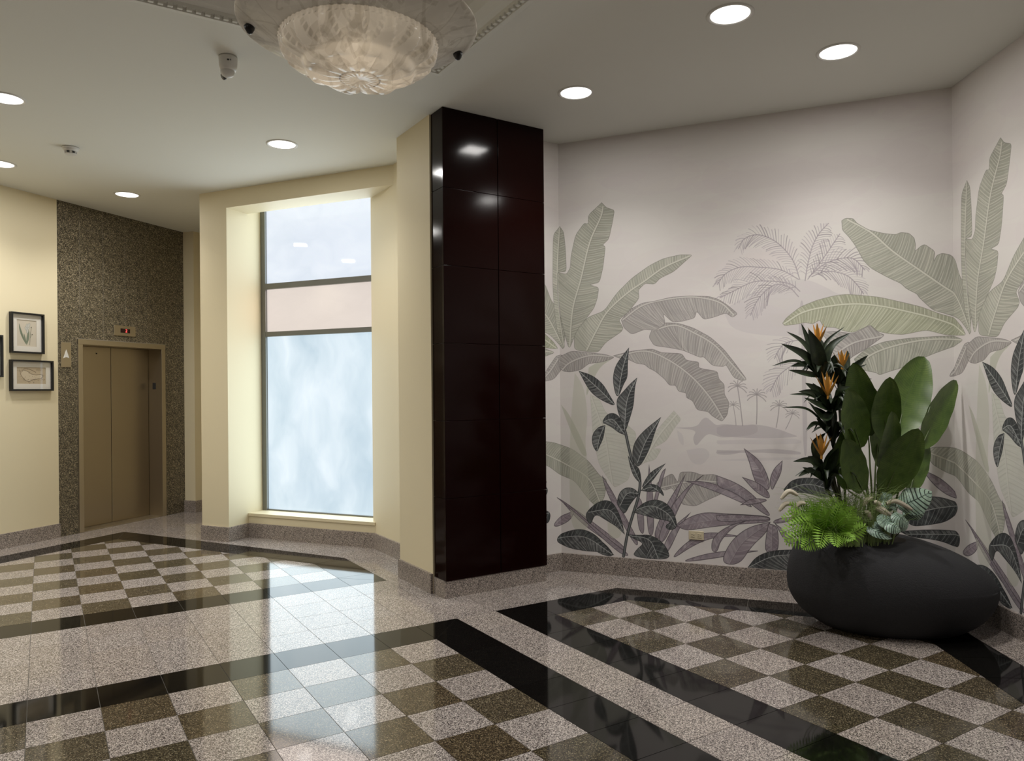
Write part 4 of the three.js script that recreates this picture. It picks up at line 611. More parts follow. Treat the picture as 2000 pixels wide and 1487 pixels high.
// framed prints on the left wall
{
  const turn = Math.atan2(-EW.d[1], EW.d[0]);
  function picture(name, label, s0, s1, y0, y1, draw) {
    const o = thing(name, label, 'picture', [...(() => { const p = onE(s0); return [p[0], 0, p[1]]; })()], turn);
    const w = s1 - s0, b = 0.018, d = 0.042;
    part('frame', merge([rbox(0, w, y0, y0 + b, 0.001, d, 0.002), rbox(0, w, y1 - b, y1, 0.001, d, 0.002), rbox(0, b, y0 + b, y1 - b, 0.001, d, 0.002), rbox(w - b, w, y0 + b, y1 - b, 0.001, d, 0.002)]), M.blackPaint, o);
    const m = 0.055, mat = new THREE.Shape([[b, y0 + b], [w - b, y0 + b], [w - b, y1 - b], [b, y1 - b]].map((p) => new THREE.Vector2(...p)));
    mat.holes.push(new THREE.Path([[b + m, y0 + b + m], [b + m, y1 - b - m], [w - b - m, y1 - b - m], [w - b - m, y0 + b + m]].map((p) => new THREE.Vector2(...p))));
    const mg = new THREE.ExtrudeGeometry(mat, { depth: 0.004, bevelEnabled: false }); mg.translate(0, 0, 0.012); part('mat_board', mg, M.matBoard, o);
    const cvs = document.createElement('canvas'); cvs.width = 384; cvs.height = Math.round(384 * (y1 - y0) / w); draw(cvs.getContext('2d'), cvs.width, cvs.height);
    const t = new THREE.CanvasTexture(cvs); t.colorSpace = THREE.SRGBColorSpace; const pg = new THREE.BoxGeometry(w - 2 * b, y1 - y0 - 2 * b, 0.004); pg.translate(w / 2, (y0 + y1) / 2, 0.009);
    part('print', pg, new THREE.MeshStandardMaterial({ map: t, roughness: 0.9 }), o);
    part('glass', box(b, w - b, y0 + b, y1 - b, 0.022, 0.0235), M.glass, o);
  }
  const paper = (c, w, h, col) => { c.fillStyle = col; c.fillRect(0, 0, w, h); };
  picture('framed_botanical_print', 'black framed print of a green leaved flower, upper of the two', 0.094, 0.452, 1.97, 2.388, (c, w, h) => {
    paper(c, w, h, 'rgb(205,196,180)');
    const blade = (x0, y0, x1, y1, bx, wd, col) => { c.fillStyle = col; c.beginPath(); c.moveTo(x0, y0); c.quadraticCurveTo(bx - wd, (y0 + y1) / 2, x1, y1); c.quadraticCurveTo(bx + wd, (y0 + y1) / 2, x0, y0); c.fill(); };
    blade(0.50 * w, 0.82 * h, 0.25 * w, 0.24 * h, 0.30 * w, 0.07 * w, 'rgb(104,118,100)'); blade(0.50 * w, 0.82 * h, 0.58 * w, 0.40 * h, 0.55 * w, 0.09 * w, 'rgb(118,130,112)'); blade(0.50 * w, 0.80 * h, 0.41 * w, 0.50 * h, 0.44 * w, 0.05 * w, 'rgb(112,124,106)');
    c.strokeStyle = 'rgb(92,100,84)'; c.lineWidth = 6; c.beginPath(); c.moveTo(0.60 * w, 0.82 * h); c.quadraticCurveTo(0.62 * w, 0.6 * h, 0.66 * w, 0.34 * h); c.stroke(); c.lineWidth = 3; c.beginPath(); c.moveTo(0.62 * w, 0.62 * h); c.lineTo(0.69 * w, 0.53 * h); c.stroke();
    for (const [x, y, a] of [[0.52, 0.30, 0], [0.56, 0.36, 0.6], [0.49, 0.38, -0.5], [0.58, 0.28, 0.4], [0.53, 0.44, 0.1]]) { c.fillStyle = 'rgb(196,196,190)'; c.beginPath(); c.ellipse(x * w, y * h, 0.035 * w, 0.06 * h, a, 0, 7); c.fill(); c.strokeStyle = 'rgb(116,122,114)'; c.lineWidth = 2; c.stroke(); }
    c.fillStyle = 'rgb(70,72,62)'; for (const [x, y] of [[0.66, 0.33], [0.69, 0.525]]) { c.beginPath(); c.arc(x * w, y * h, 7, 0, 7); c.fill(); }
  });
  picture('framed_map_print', 'black framed antique brown island map, lower of the two', 0.089, 0.553, 1.583, 1.901, (c, w, h) => {
    paper(c, w, h, 'rgb(188,172,146)');
    c.fillStyle = 'rgb(206,192,168)'; c.strokeStyle = 'rgb(92,78,60)'; c.lineWidth = 4; c.beginPath();
    const pts = [[0.22, 0.36], [0.30, 0.30], [0.40, 0.33], [0.50, 0.44], [0.60, 0.47], [0.74, 0.46], [0.80, 0.52], [0.76, 0.60], [0.64, 0.62], [0.54, 0.66], [0.44, 0.72], [0.36, 0.70], [0.30, 0.60], [0.25, 0.52]];
    pts.forEach(([x, y], i) => (i ? c.lineTo(x * w + rr(-4, 4), y * h + rr(-4, 4)) : c.moveTo(x * w, y * h))); c.closePath(); c.fill(); c.stroke();
    c.strokeStyle = 'rgba(96,82,62,0.8)'; for (let i = 0; i < 60; i++) { const [x, y] = pts[Math.floor(rnd() * pts.length)]; c.lineWidth = rr(1, 4); c.beginPath(); const a = x * w + rr(-26, 26), b = y * h + rr(-20, 20); c.moveTo(a, b); c.lineTo(a + rr(-16, 16), b + rr(-8, 8)); c.stroke(); }
    c.lineWidth = 6; c.strokeStyle = 'rgb(120,104,82)'; c.beginPath(); c.moveTo(0.30 * w, 0.27 * h); c.bezierCurveTo(0.40 * w, 0.22 * h, 0.52 * w, 0.30 * h, 0.62 * w, 0.38 * h); c.stroke();
    c.lineWidth = 2; for (let i = 0; i < 3; i++) { c.beginPath(); c.moveTo(0.62 * w, (0.26 + i * 0.03) * h); c.lineTo(0.76 * w, (0.26 + i * 0.03) * h); c.stroke(); }
    c.fillStyle = 'rgb(80,66,50)'; c.beginPath(); c.arc(0.56 * w, 0.76 * h, 4, 0, 7); c.fill();
  });
  picture('framed_print_cropped', 'black picture frame just cut off by the left edge of the photo', -0.36, 0.009, 1.72, 2.141, (c, w, h) => { paper(c, w, h, 'rgb(200,190,170)'); });
}

// ---------------------------------------------------------------- boulder planter; its axes: x to the camera's right, z towards the camera
const POT = [1.400, 0, -2.584];
const STALKS = [
  { stem: [[-0.345, 0.921, 0], [-0.372, 1.201, 0], [-0.413, 1.421, 0.02], [-0.457, 1.617, 0.02]], leaves: [[[[-0.454, 1.614, 0.02], [-0.584, 1.744, 0.07], [-0.752, 1.821, 0.12]], 0.0469], [[[-0.454, 1.614, 0.02], [-0.579, 1.821, 0.04], [-0.695, 1.902, 0.06]], 0.0394], [[[-0.454, 1.614, 0.02], [-0.519, 1.807, 0], [-0.569, 1.96, -0.02]], 0.0348], [[[-0.454, 1.614, 0.02], [-0.514, 1.773, 0.08], [-0.587, 1.91, 0.14]], 0.0719], [[[-0.454, 1.614, 0.02], [-0.426, 1.815, -0.005], [-0.281, 1.94, -0.03]], 0.0197], [[[-0.454, 1.614, 0.02], [-0.405, 1.797, 0.035], [-0.283, 1.891, 0.05]], 0.0394], [[[-0.454, 1.614, 0.02], [-0.641, 1.711, 0.08], [-0.82, 1.68, 0.14]], 0.0182], [[[-0.454, 1.614, 0.02], [-0.554, 1.686, 0.03], [-0.663, 1.679, 0.04]], 0.0454], [[[-0.454, 1.614, 0.02], [-0.595, 1.632, 0.095], [-0.725, 1.653, 0.17]], 0.0303], [[[-0.454, 1.614, 0.02], [-0.408, 1.747, -0.03], [-0.432, 1.881, -0.08]], 0.0454]], flower: [[-0.457, 1.816, -0.03], [-0.474, 1.931, -0.03]] },
  { stem: [[-0.271, 0.91, -0.08], [-0.284, 1.195, -0.08], [-0.298, 1.387, -0.08], [-0.308, 1.587, -0.07]], leaves: [[[[-0.308, 1.572, -0.07], [-0.357, 1.664, -0.045], [-0.355, 1.756, -0.02]], 0.0696], [[[-0.308, 1.572, -0.07], [-0.265, 1.679, -0.08], [-0.236, 1.785, -0.09]], 0.0545], [[[-0.308, 1.572, -0.07], [-0.221, 1.67, -0.04], [-0.142, 1.75, -0.01]], 0.0394], [[[-0.308, 1.572, -0.07], [-0.193, 1.655, -0.07], [-0.122, 1.693, -0.07]], 0.0212], [[[-0.308, 1.572, -0.07], [-0.181, 1.593, -0.03], [-0.126, 1.594, 0.01]], 0.0257], [[[-0.308, 1.572, -0.07], [-0.379, 1.633, -0.03], [-0.433, 1.693, 0.01]], 0.0454], [[[-0.308, 1.572, -0.07], [-0.282, 1.541, -0.01], [-0.279, 1.548, 0.05]], 0.053]], flower: [[-0.301, 1.663, -0.03], [-0.267, 1.761, -0.03]] },
  { stem: [[-0.389, 0.927, 0.05], [-0.399, 1.13, 0.06], [-0.41, 1.243, 0.07], [-0.42, 1.422, 0.08]], leaves: [[[[-0.416, 1.392, 0.08], [-0.509, 1.505, 0.1], [-0.602, 1.572, 0.12]], 0.0605], [[[-0.416, 1.392, 0.08], [-0.551, 1.505, 0.13], [-0.669, 1.519, 0.18]], 0.0333], [[[-0.416, 1.392, 0.08], [-0.581, 1.491, 0.15], [-0.739, 1.502, 0.22]], 0.0227], [[[-0.416, 1.392, 0.08], [-0.512, 1.424, 0.14], [-0.641, 1.479, 0.2]], 0.0469], [[[-0.416, 1.392, 0.08], [-0.459, 1.467, 0.05], [-0.514, 1.573, 0.02]], 0.053], [[[-0.416, 1.392, 0.08], [-0.389, 1.511, 0.13], [-0.345, 1.547, 0.18]], 0.0454], [[[-0.416, 1.392, 0.08], [-0.344, 1.466, 0.06], [-0.349, 1.571, 0.04]], 0.0605], [[[-0.416, 1.392, 0.08], [-0.506, 1.351, 0.16], [-0.632, 1.456, 0.24]], 0.0409]], flower: [[-0.459, 1.479, 0.12], [-0.458, 1.611, 0.13]] },
  { stem: [[-0.4, 0.911, 0.04], [-0.399, 1.054, 0.05], [-0.399, 1.145, 0.06], [-0.41, 1.235, 0.07]], leaves: [[[[-0.41, 1.235, 0.07], [-0.585, 1.402, 0.12], [-0.77, 1.421, 0.17]], 0.0182], [[[-0.41, 1.235, 0.07], [-0.544, 1.314, 0.145], [-0.638, 1.281, 0.22]], 0.0303], [[[-0.41, 1.235, 0.07], [-0.394, 1.275, 0.12], [-0.39, 1.301, 0.17]], 0.0272], [[[-0.41, 1.235, 0.07], [-0.453, 1.355, 0.07], [-0.527, 1.423, 0.07]], 0.0378], [[[-0.41, 1.235, 0.07], [-0.435, 1.32, 0.13], [-0.445, 1.41, 0.19]], 0.0605], [[[-0.41, 1.235, 0.07], [-0.49, 1.291, 0.12], [-0.554, 1.352, 0.17]], 0.0378]], flower: null },
  { stem: [[-0.455, 0.889, 0.1], [-0.462, 0.919, 0.1], [-0.47, 0.935, 0.11], [-0.478, 0.959, 0.12]], leaves: [[[[-0.478, 0.959, 0.12], [-0.581, 1.081, 0.16], [-0.715, 1.085, 0.2]], 0.0348], [[[-0.478, 0.959, 0.12], [-0.597, 1.025, 0.18], [-0.697, 0.995, 0.24]], 0.0333], [[[-0.478, 0.959, 0.12], [-0.528, 1.077, 0.12], [-0.591, 1.109, 0.12]], 0.0378], [[[-0.478, 0.959, 0.12], [-0.534, 1.179, 0.1], [-0.458, 1.255, 0.08]], 0.0378], [[[-0.478, 0.959, 0.12], [-0.454, 1.103, 0.17], [-0.439, 1.169, 0.22]], 0.0499], [[[-0.478, 0.959, 0.12], [-0.466, 1.07, 0.13], [-0.44, 1.159, 0.14]], 0.0605], [[[-0.478, 0.959, 0.12], [-0.459, 1.009, 0.18], [-0.441, 1.08, 0.24]], 0.0378], [[[-0.478, 0.959, 0.12], [-0.557, 1.002, 0.17], [-0.663, 1.051, 0.22]], 0.0378]], flower: [[-0.515, 1.105, 0.15], [-0.518, 1.227, 0.16]] }
];
const PADDLES = [
  [[[0.101, 1.216, -0.12], [0.168, 1.362, -0.19], [0.276, 1.547, -0.27], [0.415, 1.752, -0.36]], 0.2281, [-0.011, 0.828, -0.05], 1],
  [[[0.233, 1.144, -0.08], [0.335, 1.27, -0.15], [0.463, 1.428, -0.23], [0.614, 1.585, -0.32]], 0.1558, [0.001, 0.818, -0.04], 1],
  [[[-0.043, 1.193, 0.02], [-0.073, 1.328, 0.06], [-0.091, 1.471, 0.12], [-0.103, 1.605, 0.19]], 0.1469, [-0.081, 0.836, 0], 0],
  [[[-0.112, 1.002, 0.1], [-0.104, 1.126, 0.14], [-0.111, 1.259, 0.2], [-0.135, 1.394, 0.27]], 0.1335, [-0.117, 0.83, 0.04], 0],
  [[[-0.107, 0.864, 0.12], [-0.066, 1.009, 0.16], [-0.021, 1.153, 0.22], [0.018, 1.289, 0.29]], 0.1836, [-0.104, 0.814, 0.08], 0],
  [[[0.103, 0.856, 0], [0.187, 0.982, -0.07], [0.271, 1.11, -0.15], [0.345, 1.236, -0.24]], 0.1335, [-0.009, 0.802, 0], 1],
  [[[-0.14, 1.224, -0.02], [-0.191, 1.371, 0.02], [-0.251, 1.527, 0.08], [-0.312, 1.697, 0.15]], 0.1669, [-0.131, 0.836, 0], 0],
  [[[-0.247, 1.156, 0.1], [-0.302, 1.279, 0.14], [-0.355, 1.399, 0.2], [-0.402, 1.528, 0.27]], 0.1892, [-0.181, 0.845, 0.06], 0],
  [[[-0.045, 1.207, -0.1], [-0.092, 1.334, -0.06], [-0.148, 1.47, 0], [-0.207, 1.581, 0.07]], 0.1224, [-0.09, 0.84, -0.05], 0],
  [[[-0.252, 0.889, 0.14], [-0.323, 1.002, 0.18], [-0.392, 1.126, 0.24], [-0.448, 1.226, 0.31]], 0.1669, [-0.201, 0.818, 0.1], 0],
  [[[-0.286, 0.882, 0], [-0.314, 1.02, 0.04], [-0.345, 1.157, 0.1], [-0.37, 1.291, 0.17]], 0.1335, [-0.196, 0.806, 0.02], 0],
  [[[-0.005, 1.01, -0.14], [-0.04, 1.162, -0.1], [-0.079, 1.301, -0.04], [-0.107, 1.415, 0.03]], 0.1224, [-0.058, 0.813, -0.08], 0]
];
const FERN = [
  [[-0.507, 0.625, 0.16], [-0.678, 0.693, 0.26], [-0.826, 0.669, 0.32]],
  [[-0.507, 0.625, 0.16], [-0.67, 0.747, 0.24], [-0.806, 0.75, 0.28]],
  [[-0.505, 0.625, 0.16], [-0.641, 0.765, 0.22], [-0.743, 0.827, 0.24]],
  [[-0.5, 0.625, 0.16], [-0.594, 0.763, 0.21], [-0.632, 0.837, 0.22]],
  [[-0.496, 0.625, 0.16], [-0.583, 0.761, 0.26], [-0.625, 0.838, 0.32]],
  [[-0.492, 0.625, 0.16], [-0.526, 0.75, 0.2], [-0.528, 0.842, 0.2]],
  [[-0.487, 0.625, 0.16], [-0.488, 0.762, 0.21], [-0.459, 0.857, 0.22]],
  [[-0.483, 0.625, 0.16], [-0.469, 0.746, 0.24], [-0.433, 0.841, 0.28]],
  [[-0.478, 0.625, 0.16], [-0.418, 0.721, 0.22], [-0.352, 0.798, 0.24]],
  [[-0.475, 0.625, 0.16], [-0.406, 0.682, 0.24], [-0.334, 0.736, 0.28]],
  [[-0.503, 0.625, 0.16], [-0.655, 0.623, 0.28], [-0.816, 0.614, 0.36]],
  [[-0.5, 0.625, 0.16], [-0.632, 0.621, 0.3], [-0.734, 0.593, 0.4]],
  [[-0.492, 0.625, 0.16], [-0.577, 0.677, 0.32], [-0.648, 0.609, 0.44]],
  [[-0.484, 0.625, 0.16], [-0.51, 0.664, 0.31], [-0.548, 0.609, 0.42]],
  [[-0.479, 0.625, 0.16], [-0.46, 0.649, 0.29], [-0.428, 0.636, 0.38]],
  [[-0.498, 0.625, 0.16], [-0.616, 0.714, 0.29], [-0.704, 0.751, 0.38]],
  [[-0.489, 0.625, 0.16], [-0.543, 0.723, 0.29], [-0.57, 0.801, 0.38]],
  [[-0.483, 0.625, 0.16], [-0.495, 0.704, 0.3], [-0.487, 0.773, 0.4]]
];
const PLUMES = [
  [[-0.616, 0.658, 0.1], [-0.671, 0.846, 0.22], [-0.694, 0.88, 0.22], [-0.747, 0.903, 0.22], [-0.797, 0.857, 0.22]],
  [[-0.609, 0.644, 0.1], [-0.688, 0.807, 0.22], [-0.721, 0.823, 0.22], [-0.767, 0.826, 0.22], [-0.808, 0.784, 0.22]],
  [[-0.562, 0.644, 0.1], [-0.622, 0.799, 0.22], [-0.648, 0.826, 0.22], [-0.674, 0.83, 0.22], [-0.711, 0.8, 0.22]],
  [[-0.582, 0.631, 0.1], [-0.662, 0.747, 0.22], [-0.675, 0.79, 0.22], [-0.702, 0.774, 0.22], [-0.735, 0.721, 0.22]],
  [[-0.221, 0.641, 0.1], [-0.287, 0.77, 0.22], [-0.287, 0.81, 0.22], [-0.27, 0.843, 0.22], [-0.235, 0.861, 0.22]],
  [[-0.221, 0.634, 0.1], [-0.29, 0.757, 0.22], [-0.284, 0.77, 0.22], [-0.264, 0.768, 0.22], [-0.24, 0.728, 0.22]],
  [[-0.208, 0.641, 0.1], [-0.25, 0.796, 0.22], [-0.227, 0.831, 0.22], [-0.207, 0.829, 0.22], [-0.185, 0.812, 0.22]],
  [[-0.201, 0.627, 0.1], [-0.231, 0.77, 0.22], [-0.21, 0.804, 0.22], [-0.164, 0.782, 0.22], [-0.117, 0.743, 0.22]],
  [[-0.181, 0.627, 0.1], [-0.191, 0.782, 0.22], [-0.147, 0.823, 0.22], [-0.097, 0.838, 0.22], [0.015, 0.783, 0.22]],
  [[-0.208, 0.641, 0.1], [-0.237, 0.77, 0.22], [-0.217, 0.796, 0.22], [-0.184, 0.782, 0.22], [-0.145, 0.742, 0.22]]
];
const CALATHEA = [
  [[[-0.057, 0.795, 0.18], [0.022, 0.84, 0.22], [0.169, 0.887, 0.16]], 0.132],
  [[[-0.151, 0.83, 0.14], [-0.125, 0.851, 0.17], [-0.07, 0.867, 0.14]], 0.066],
  [[[-0.172, 0.663, 0.22], [-0.213, 0.689, 0.25], [-0.234, 0.713, 0.24]], 0.0556],
  [[[-0.271, 0.684, 0.22], [-0.243, 0.66, 0.27], [-0.153, 0.622, 0.3]], 0.0486],
  [[[-0.002, 0.711, 0.2], [-0.069, 0.699, 0.24], [-0.106, 0.683, 0.24]], 0.0695],
  [[[-0.102, 0.772, 0.24], [-0.09, 0.745, 0.28], [-0.033, 0.702, 0.26]], 0.0834],
  [[[0.018, 0.721, 0.1], [0.064, 0.761, 0.14], [0.15, 0.784, 0.12]], 0.0903],
  [[[-0.134, 0.765, 0.2], [-0.124, 0.802, 0.22], [-0.074, 0.812, 0.2]], 0.0764],
  [[[-0.178, 0.716, 0.22], [-0.152, 0.704, 0.3], [-0.101, 0.664, 0.3]], 0.0764],
  [[[-0.111, 0.742, 0.22], [-0.183, 0.725, 0.27], [-0.231, 0.704, 0.3]], 0.0695]
];

const potNoise = (x, y, z) => 0.012 * Math.sin(x * 5.1 + y * 3) + 0.010 * Math.sin(z * 6.3 - x * 4) + 0.008 * Math.sin(y * 9 + z * 5);
{
  const o = thing('boulder_planter', 'large matt black boulder shaped planter in the niche corner', 'planter', POT, YAW - 0.16);
  const nA = 128, nT = 72, P = [], U = [], I = [];
  for (let j = 0; j <= nT; j++) for (let i = 0; i <= nA; i++) {
    const a = i / nA * Math.PI * 2, t = j / nT;
    // from the middle of the flat foot up the side, over the top to the rim and down to the soil
    let r, y;
    if (t < 0.10) { r = 0.60 * t / 0.10; y = 0.0; }
    else if (t < 0.80) { const ph = (t - 0.10) / 0.70; const an = -0.93 + ph * (0.93 + 1.07); r = Math.pow(Math.cos(an), 0.85) / 1.0; y = 0.285 + 0.335 * Math.sin(an) / (an < 0 ? Math.sin(0.93) * 1.175 : 1); r = Math.max(r, 0.0); }
    else { const u = (t - 0.80) / 0.20; r = 0.535 * (1 - u * 0.9) - 0.02 * Math.min(1, u * 4); y = 0.579 - 0.05 * Math.min(1, u * 2.2); }
    const skew = t >= 0.80 ? 1 : Math.max(0, (t - 0.4) / 0.4);   // the mouth sits left of the middle
    let x = r * 0.632 * Math.cos(a) - 0.012 - 0.20 * skew * (t >= 0.8 ? 1 : skew), z = r * 0.43 * Math.sin(a);
    y -= 0.05 * Math.max(0, x) * (y > 0.3 ? 1 : 0);
    const nn = t > 0.1 && t < 0.8 ? potNoise(x, y, z) * Math.min(1, (t - 0.1) * 8) : 0;
    x *= 1 + nn; z *= 1 + nn; y = Math.max(0, y * (1 + nn * 0.6));
    P.push(x, y, z); U.push(a / (Math.PI * 2) * 4, t * 2);
  }
  for (let j = 0; j < nT; j++) for (let i = 0; i < nA; i++) { const a = j * (nA + 1) + i, b = a + nA + 1; I.push(a, b, a + 1, a + 1, b, b + 1); }
  const g = new THREE.BufferGeometry(); g.setAttribute('position', new THREE.Float32BufferAttribute(P, 3)); g.setAttribute('uv', new THREE.Float32BufferAttribute(U, 2)); g.setIndex(I); g.computeVertexNormals();
  part('body', g, new THREE.MeshStandardMaterial({ color: lin(0.022, 0.022, 0.025), roughness: 0.85, bumpMap: scaled(TX.cloth, 2), bumpScale: 0.004 }), o);
  const sg = new THREE.CylinderGeometry(0.30, 0.30, 0.03, 40); sg.scale(1, 1, 0.62); sg.translate(-0.20, 0.545, 0);
  part('soil', sg, new THREE.MeshStandardMaterial({ color: lin(0.02, 0.015, 0.01), roughness: 1 }), o);
}
// a blade along a curve: width(t) is the half width, cup folds it along the rib, face is roughly where its upper side looks
function bladeGeo(pts, half, { n = 18, m = 4, cup = 0.15, face = V3(0, 0.35, 1), profile, wave = 0, rip = 0 } = {}) {
  const cu = new THREE.CatmullRomCurve3(pts.map((p) => V3(...p))), P = [], U = [], I = [];
  for (let i = 0; i <= n; i++) {
    const t = i / n, p = cu.getPoint(t), d = cu.getTangent(t), side = V3().crossVectors(d, face).normalize(), nor = V3().crossVectors(side, d).normalize(), w = half * profile(t);
    for (let j = -m; j <= m; j++) { const s = j / m, q = p.clone().addScaledVector(side, s * w).addScaledVector(nor, cup * w * s * s + wave * w * Math.sin(t * 26 + s * 2) * s * s); P.push(q.x, q.y, q.z); U.push(0.5 + s * 0.5, t); }
  }
  const W = 2 * m + 1; for (let i = 0; i < n; i++) for (let j = 0; j < 2 * m; j++) { const a = i * W + j, b = a + W; I.push(a, b, a + 1, a + 1, b, b + 1); }
  const g = new THREE.BufferGeometry(); g.setAttribute('position', new THREE.Float32BufferAttribute(P, 3)); g.setAttribute('uv', new THREE.Float32BufferAttribute(U, 2)); g.setIndex(I); g.computeVertexNormals(); return g;
}
const plant = (name, label, category) => { const o = thing(name, label, category, POT, YAW); return o; };
const leafTex = (base, vein, rib, step, slope, wd) => { const w = 256, h = 512, cvs = document.createElement('canvas'); cvs.width = w; cvs.height = h; const c = cvs.getContext('2d'); c.fillStyle = base; c.fillRect(0, 0, w, h); for (let i = 0; i < 90; i++) { c.fillStyle = rnd() < 0.5 ? 'rgba(255,255,200,0.03)' : 'rgba(0,10,0,0.06)'; c.beginPath(); c.ellipse(rr(0, w), rr(0, h), rr(8, 50), rr(8, 50), 0, 0, 7); c.fill(); } c.strokeStyle = vein; for (let y = -150; y < h + 150; y += step) { c.lineWidth = wd * rr(0.6, 1.3); for (const s of [-1, 1]) { c.beginPath(); c.moveTo(w / 2, y); c.quadraticCurveTo(w / 2 + s * w * 0.3, y - slope * 0.4 + rr(-2, 2), w / 2 + s * w * 0.5, y - slope); c.stroke(); } } c.strokeStyle = rib; c.lineWidth = 7; c.beginPath(); c.moveTo(w / 2, 0); c.lineTo(w / 2, h); c.stroke(); const t = new THREE.CanvasTexture(cvs); t.colorSpace = THREE.SRGBColorSpace; return t; };
const LM = {
  paddle: new THREE.MeshPhysicalMaterial({ map: leafTex('rgb(70,94,32)', 'rgba(50,72,22,0.5)', 'rgb(72,92,44)', 12, 30, 3), roughness: 0.42, transmission: 0.1, thickness: 0, side: THREE.DoubleSide }),
  stalkLeaf: new THREE.MeshPhysicalMaterial({ map: leafTex('rgb(22,34,16)', 'rgba(14,24,10,0.4)', 'rgb(30,44,22)', 30, 60, 2), roughness: 0.45, side: THREE.DoubleSide }),
  stem: new THREE.MeshStandardMaterial({ color: lin(0.075, 0.105, 0.03), roughness: 0.5 }),
  stalk: new THREE.MeshStandardMaterial({ color: lin(0.035, 0.035, 0.018), roughness: 0.7 }),
  petal: new THREE.MeshStandardMaterial({ color: lin(0.52, 0.25, 0.04), roughness: 0.5, side: THREE.DoubleSide }),
  fern: new THREE.MeshStandardMaterial({ color: lin(0.21, 0.38, 0.045), roughness: 0.5, side: THREE.DoubleSide }),
  grass: new THREE.MeshStandardMaterial({ color: lin(0.22, 0.31, 0.10), roughness: 0.6, side: THREE.DoubleSide }),
  plume: new THREE.MeshStandardMaterial({ color: lin(0.56, 0.50, 0.40), roughness: 1, side: THREE.DoubleSide }),
  calathea: new THREE.MeshPhysicalMaterial({ map: leafTex('rgb(160,186,170)', 'rgb(22,38,30)', 'rgb(34,52,40)', 50, 80, 12), roughness: 0.4, side: THREE.DoubleSide }),
};
const lance = (t) => Math.pow(Math.sin(Math.PI * Math.min(1, Math.pow(t, 0.75) * 0.97 + 0.03)), 0.8);
const paddleP = (t) => Math.pow(Math.max(0, Math.sin(Math.PI * Math.min(1, Math.pow(t * 0.985 + 0.015, 0.92)))), 0.55);
// flowering stalks
const STALK_LABELS = ['tallest dark leaved flowering stalk in the planter, orange bud at its top', 'dark leaved flowering stalk behind the tall paddle leaf', 'dark leaved flowering stalk with an open orange flower at mid height', 'dark leaved stalk without a flower below the middle orange flower', 'short dark leaved flowering stalk just above the fern'];
STALKS.forEach((s, i) => {
  const o = plant('flowering_stalk', STALK_LABELS[i], 'plant'); o.userData.group = 'flowering stalks in the planter';
  const foot = [-0.30 + 0.04 * i - (i === 4 ? 0.12 : 0), 0.55, s.stem[0][2] * 0.8];
  part('stem', tube([foot, ...s.stem], 0.009, 20, 8), LM.stalk, o);
  s.leaves.forEach(([pts, w], k) => part('leaf', bladeGeo(pts, w * 0.66, { profile: lance, cup: 0.35, face: V3(rr(-0.4, 0.4), rr(0.2, 0.9), 1).normalize() }), LM.stalkLeaf, o));
  const top = s.stem[s.stem.length - 1];
  for (let k = 0; k < 9; k++) { const a = k / 9 * 6.28 + i, up = 0.05 + 0.02 * k % 0.05, L = rr(0.12, 0.2); part('leaf', bladeGeo([[top[0], top[1] - 0.02 - 0.02 * (k % 4), top[2]], [top[0] + Math.cos(a) * L * 0.5, top[1] + up, top[2] + Math.sin(a) * L * 0.5], [top[0] + Math.cos(a) * L * 0.95, top[1] + 0.02, top[2] + Math.sin(a) * L * 0.95]], 0.017, { profile: lance, cup: 0.4, face: V3(0, 1, 0.2) }), LM.stalkLeaf, o); }
  if (s.flower) {
    const [a, b] = s.flower, f = part('flower', tube([[a[0], a[1] - 0.01, a[2]], [a[0], a[1] + 0.012, a[2]], [a[0], a[1] + 0.02, a[2]]], 0.008, 6, 8), LM.petal, o), L = (b[1] - a[1]) * 1.15;
    for (let k = 0; k < 6; k++) { const q = k / 6 * 6.28, r = L * (k % 2 ? 0.52 : 0.3), PL = L * (k % 2 ? 0.92 : 1.1); part('petal', bladeGeo([[a[0], a[1], a[2]], [a[0] + Math.cos(q) * r * 0.55, a[1] + PL * 0.5, a[2] + Math.sin(q) * r * 0.55], [a[0] + Math.cos(q) * r, a[1] + PL, a[2] + Math.sin(q) * r]], 0.0135, { n: 10, m: 3, profile: lance, cup: 0.5, face: V3(-Math.cos(q), 0.3, -Math.sin(q)) }), LM.petal, f); }
  }
});
// large paddle leaves on long stems
{
  const o = plant('bird_of_paradise_plant', 'tall plant with large upright paddle leaves in the planter', 'plant');
  PADDLES.forEach(([mid, w, foot, tone], i) => {
        part('leaf', bladeGeo(mid, w * (tone ? 0.62 : 0.6), { n: 28, m: 6, profile: paddleP, cup: i % 2 ? 0.22 : 0.3, wave: 0.03, face: V3(i % 2 ? 0.25 : -0.2, 0.05, 1).normalize() }), LM.paddle, o);
    part('leaf_stem', tube([[foot[0] * 0.8 - 0.05, 0.55, foot[2]], foot, [(foot[0] + mid[0][0]) / 2, (foot[1] + mid[0][1]) / 2, (foot[2] + mid[0][2]) / 2], mid[0], mid[1]], 0.0075, 20, 8, (t) => 1.15 - 0.7 * t), LM.stem, o);
  });
  for (let i = 0; i < 4; i++) { const x = -0.20 + 0.05 * i; part('cut_stem', tube([[x, 0.55, 0.1], [x + 0.01, 0.78, 0.11], [x + 0.02 * (i - 1), 0.90 + 0.03 * (i % 3), 0.11]], 0.006, 8, 8), LM.stem, o); }
}
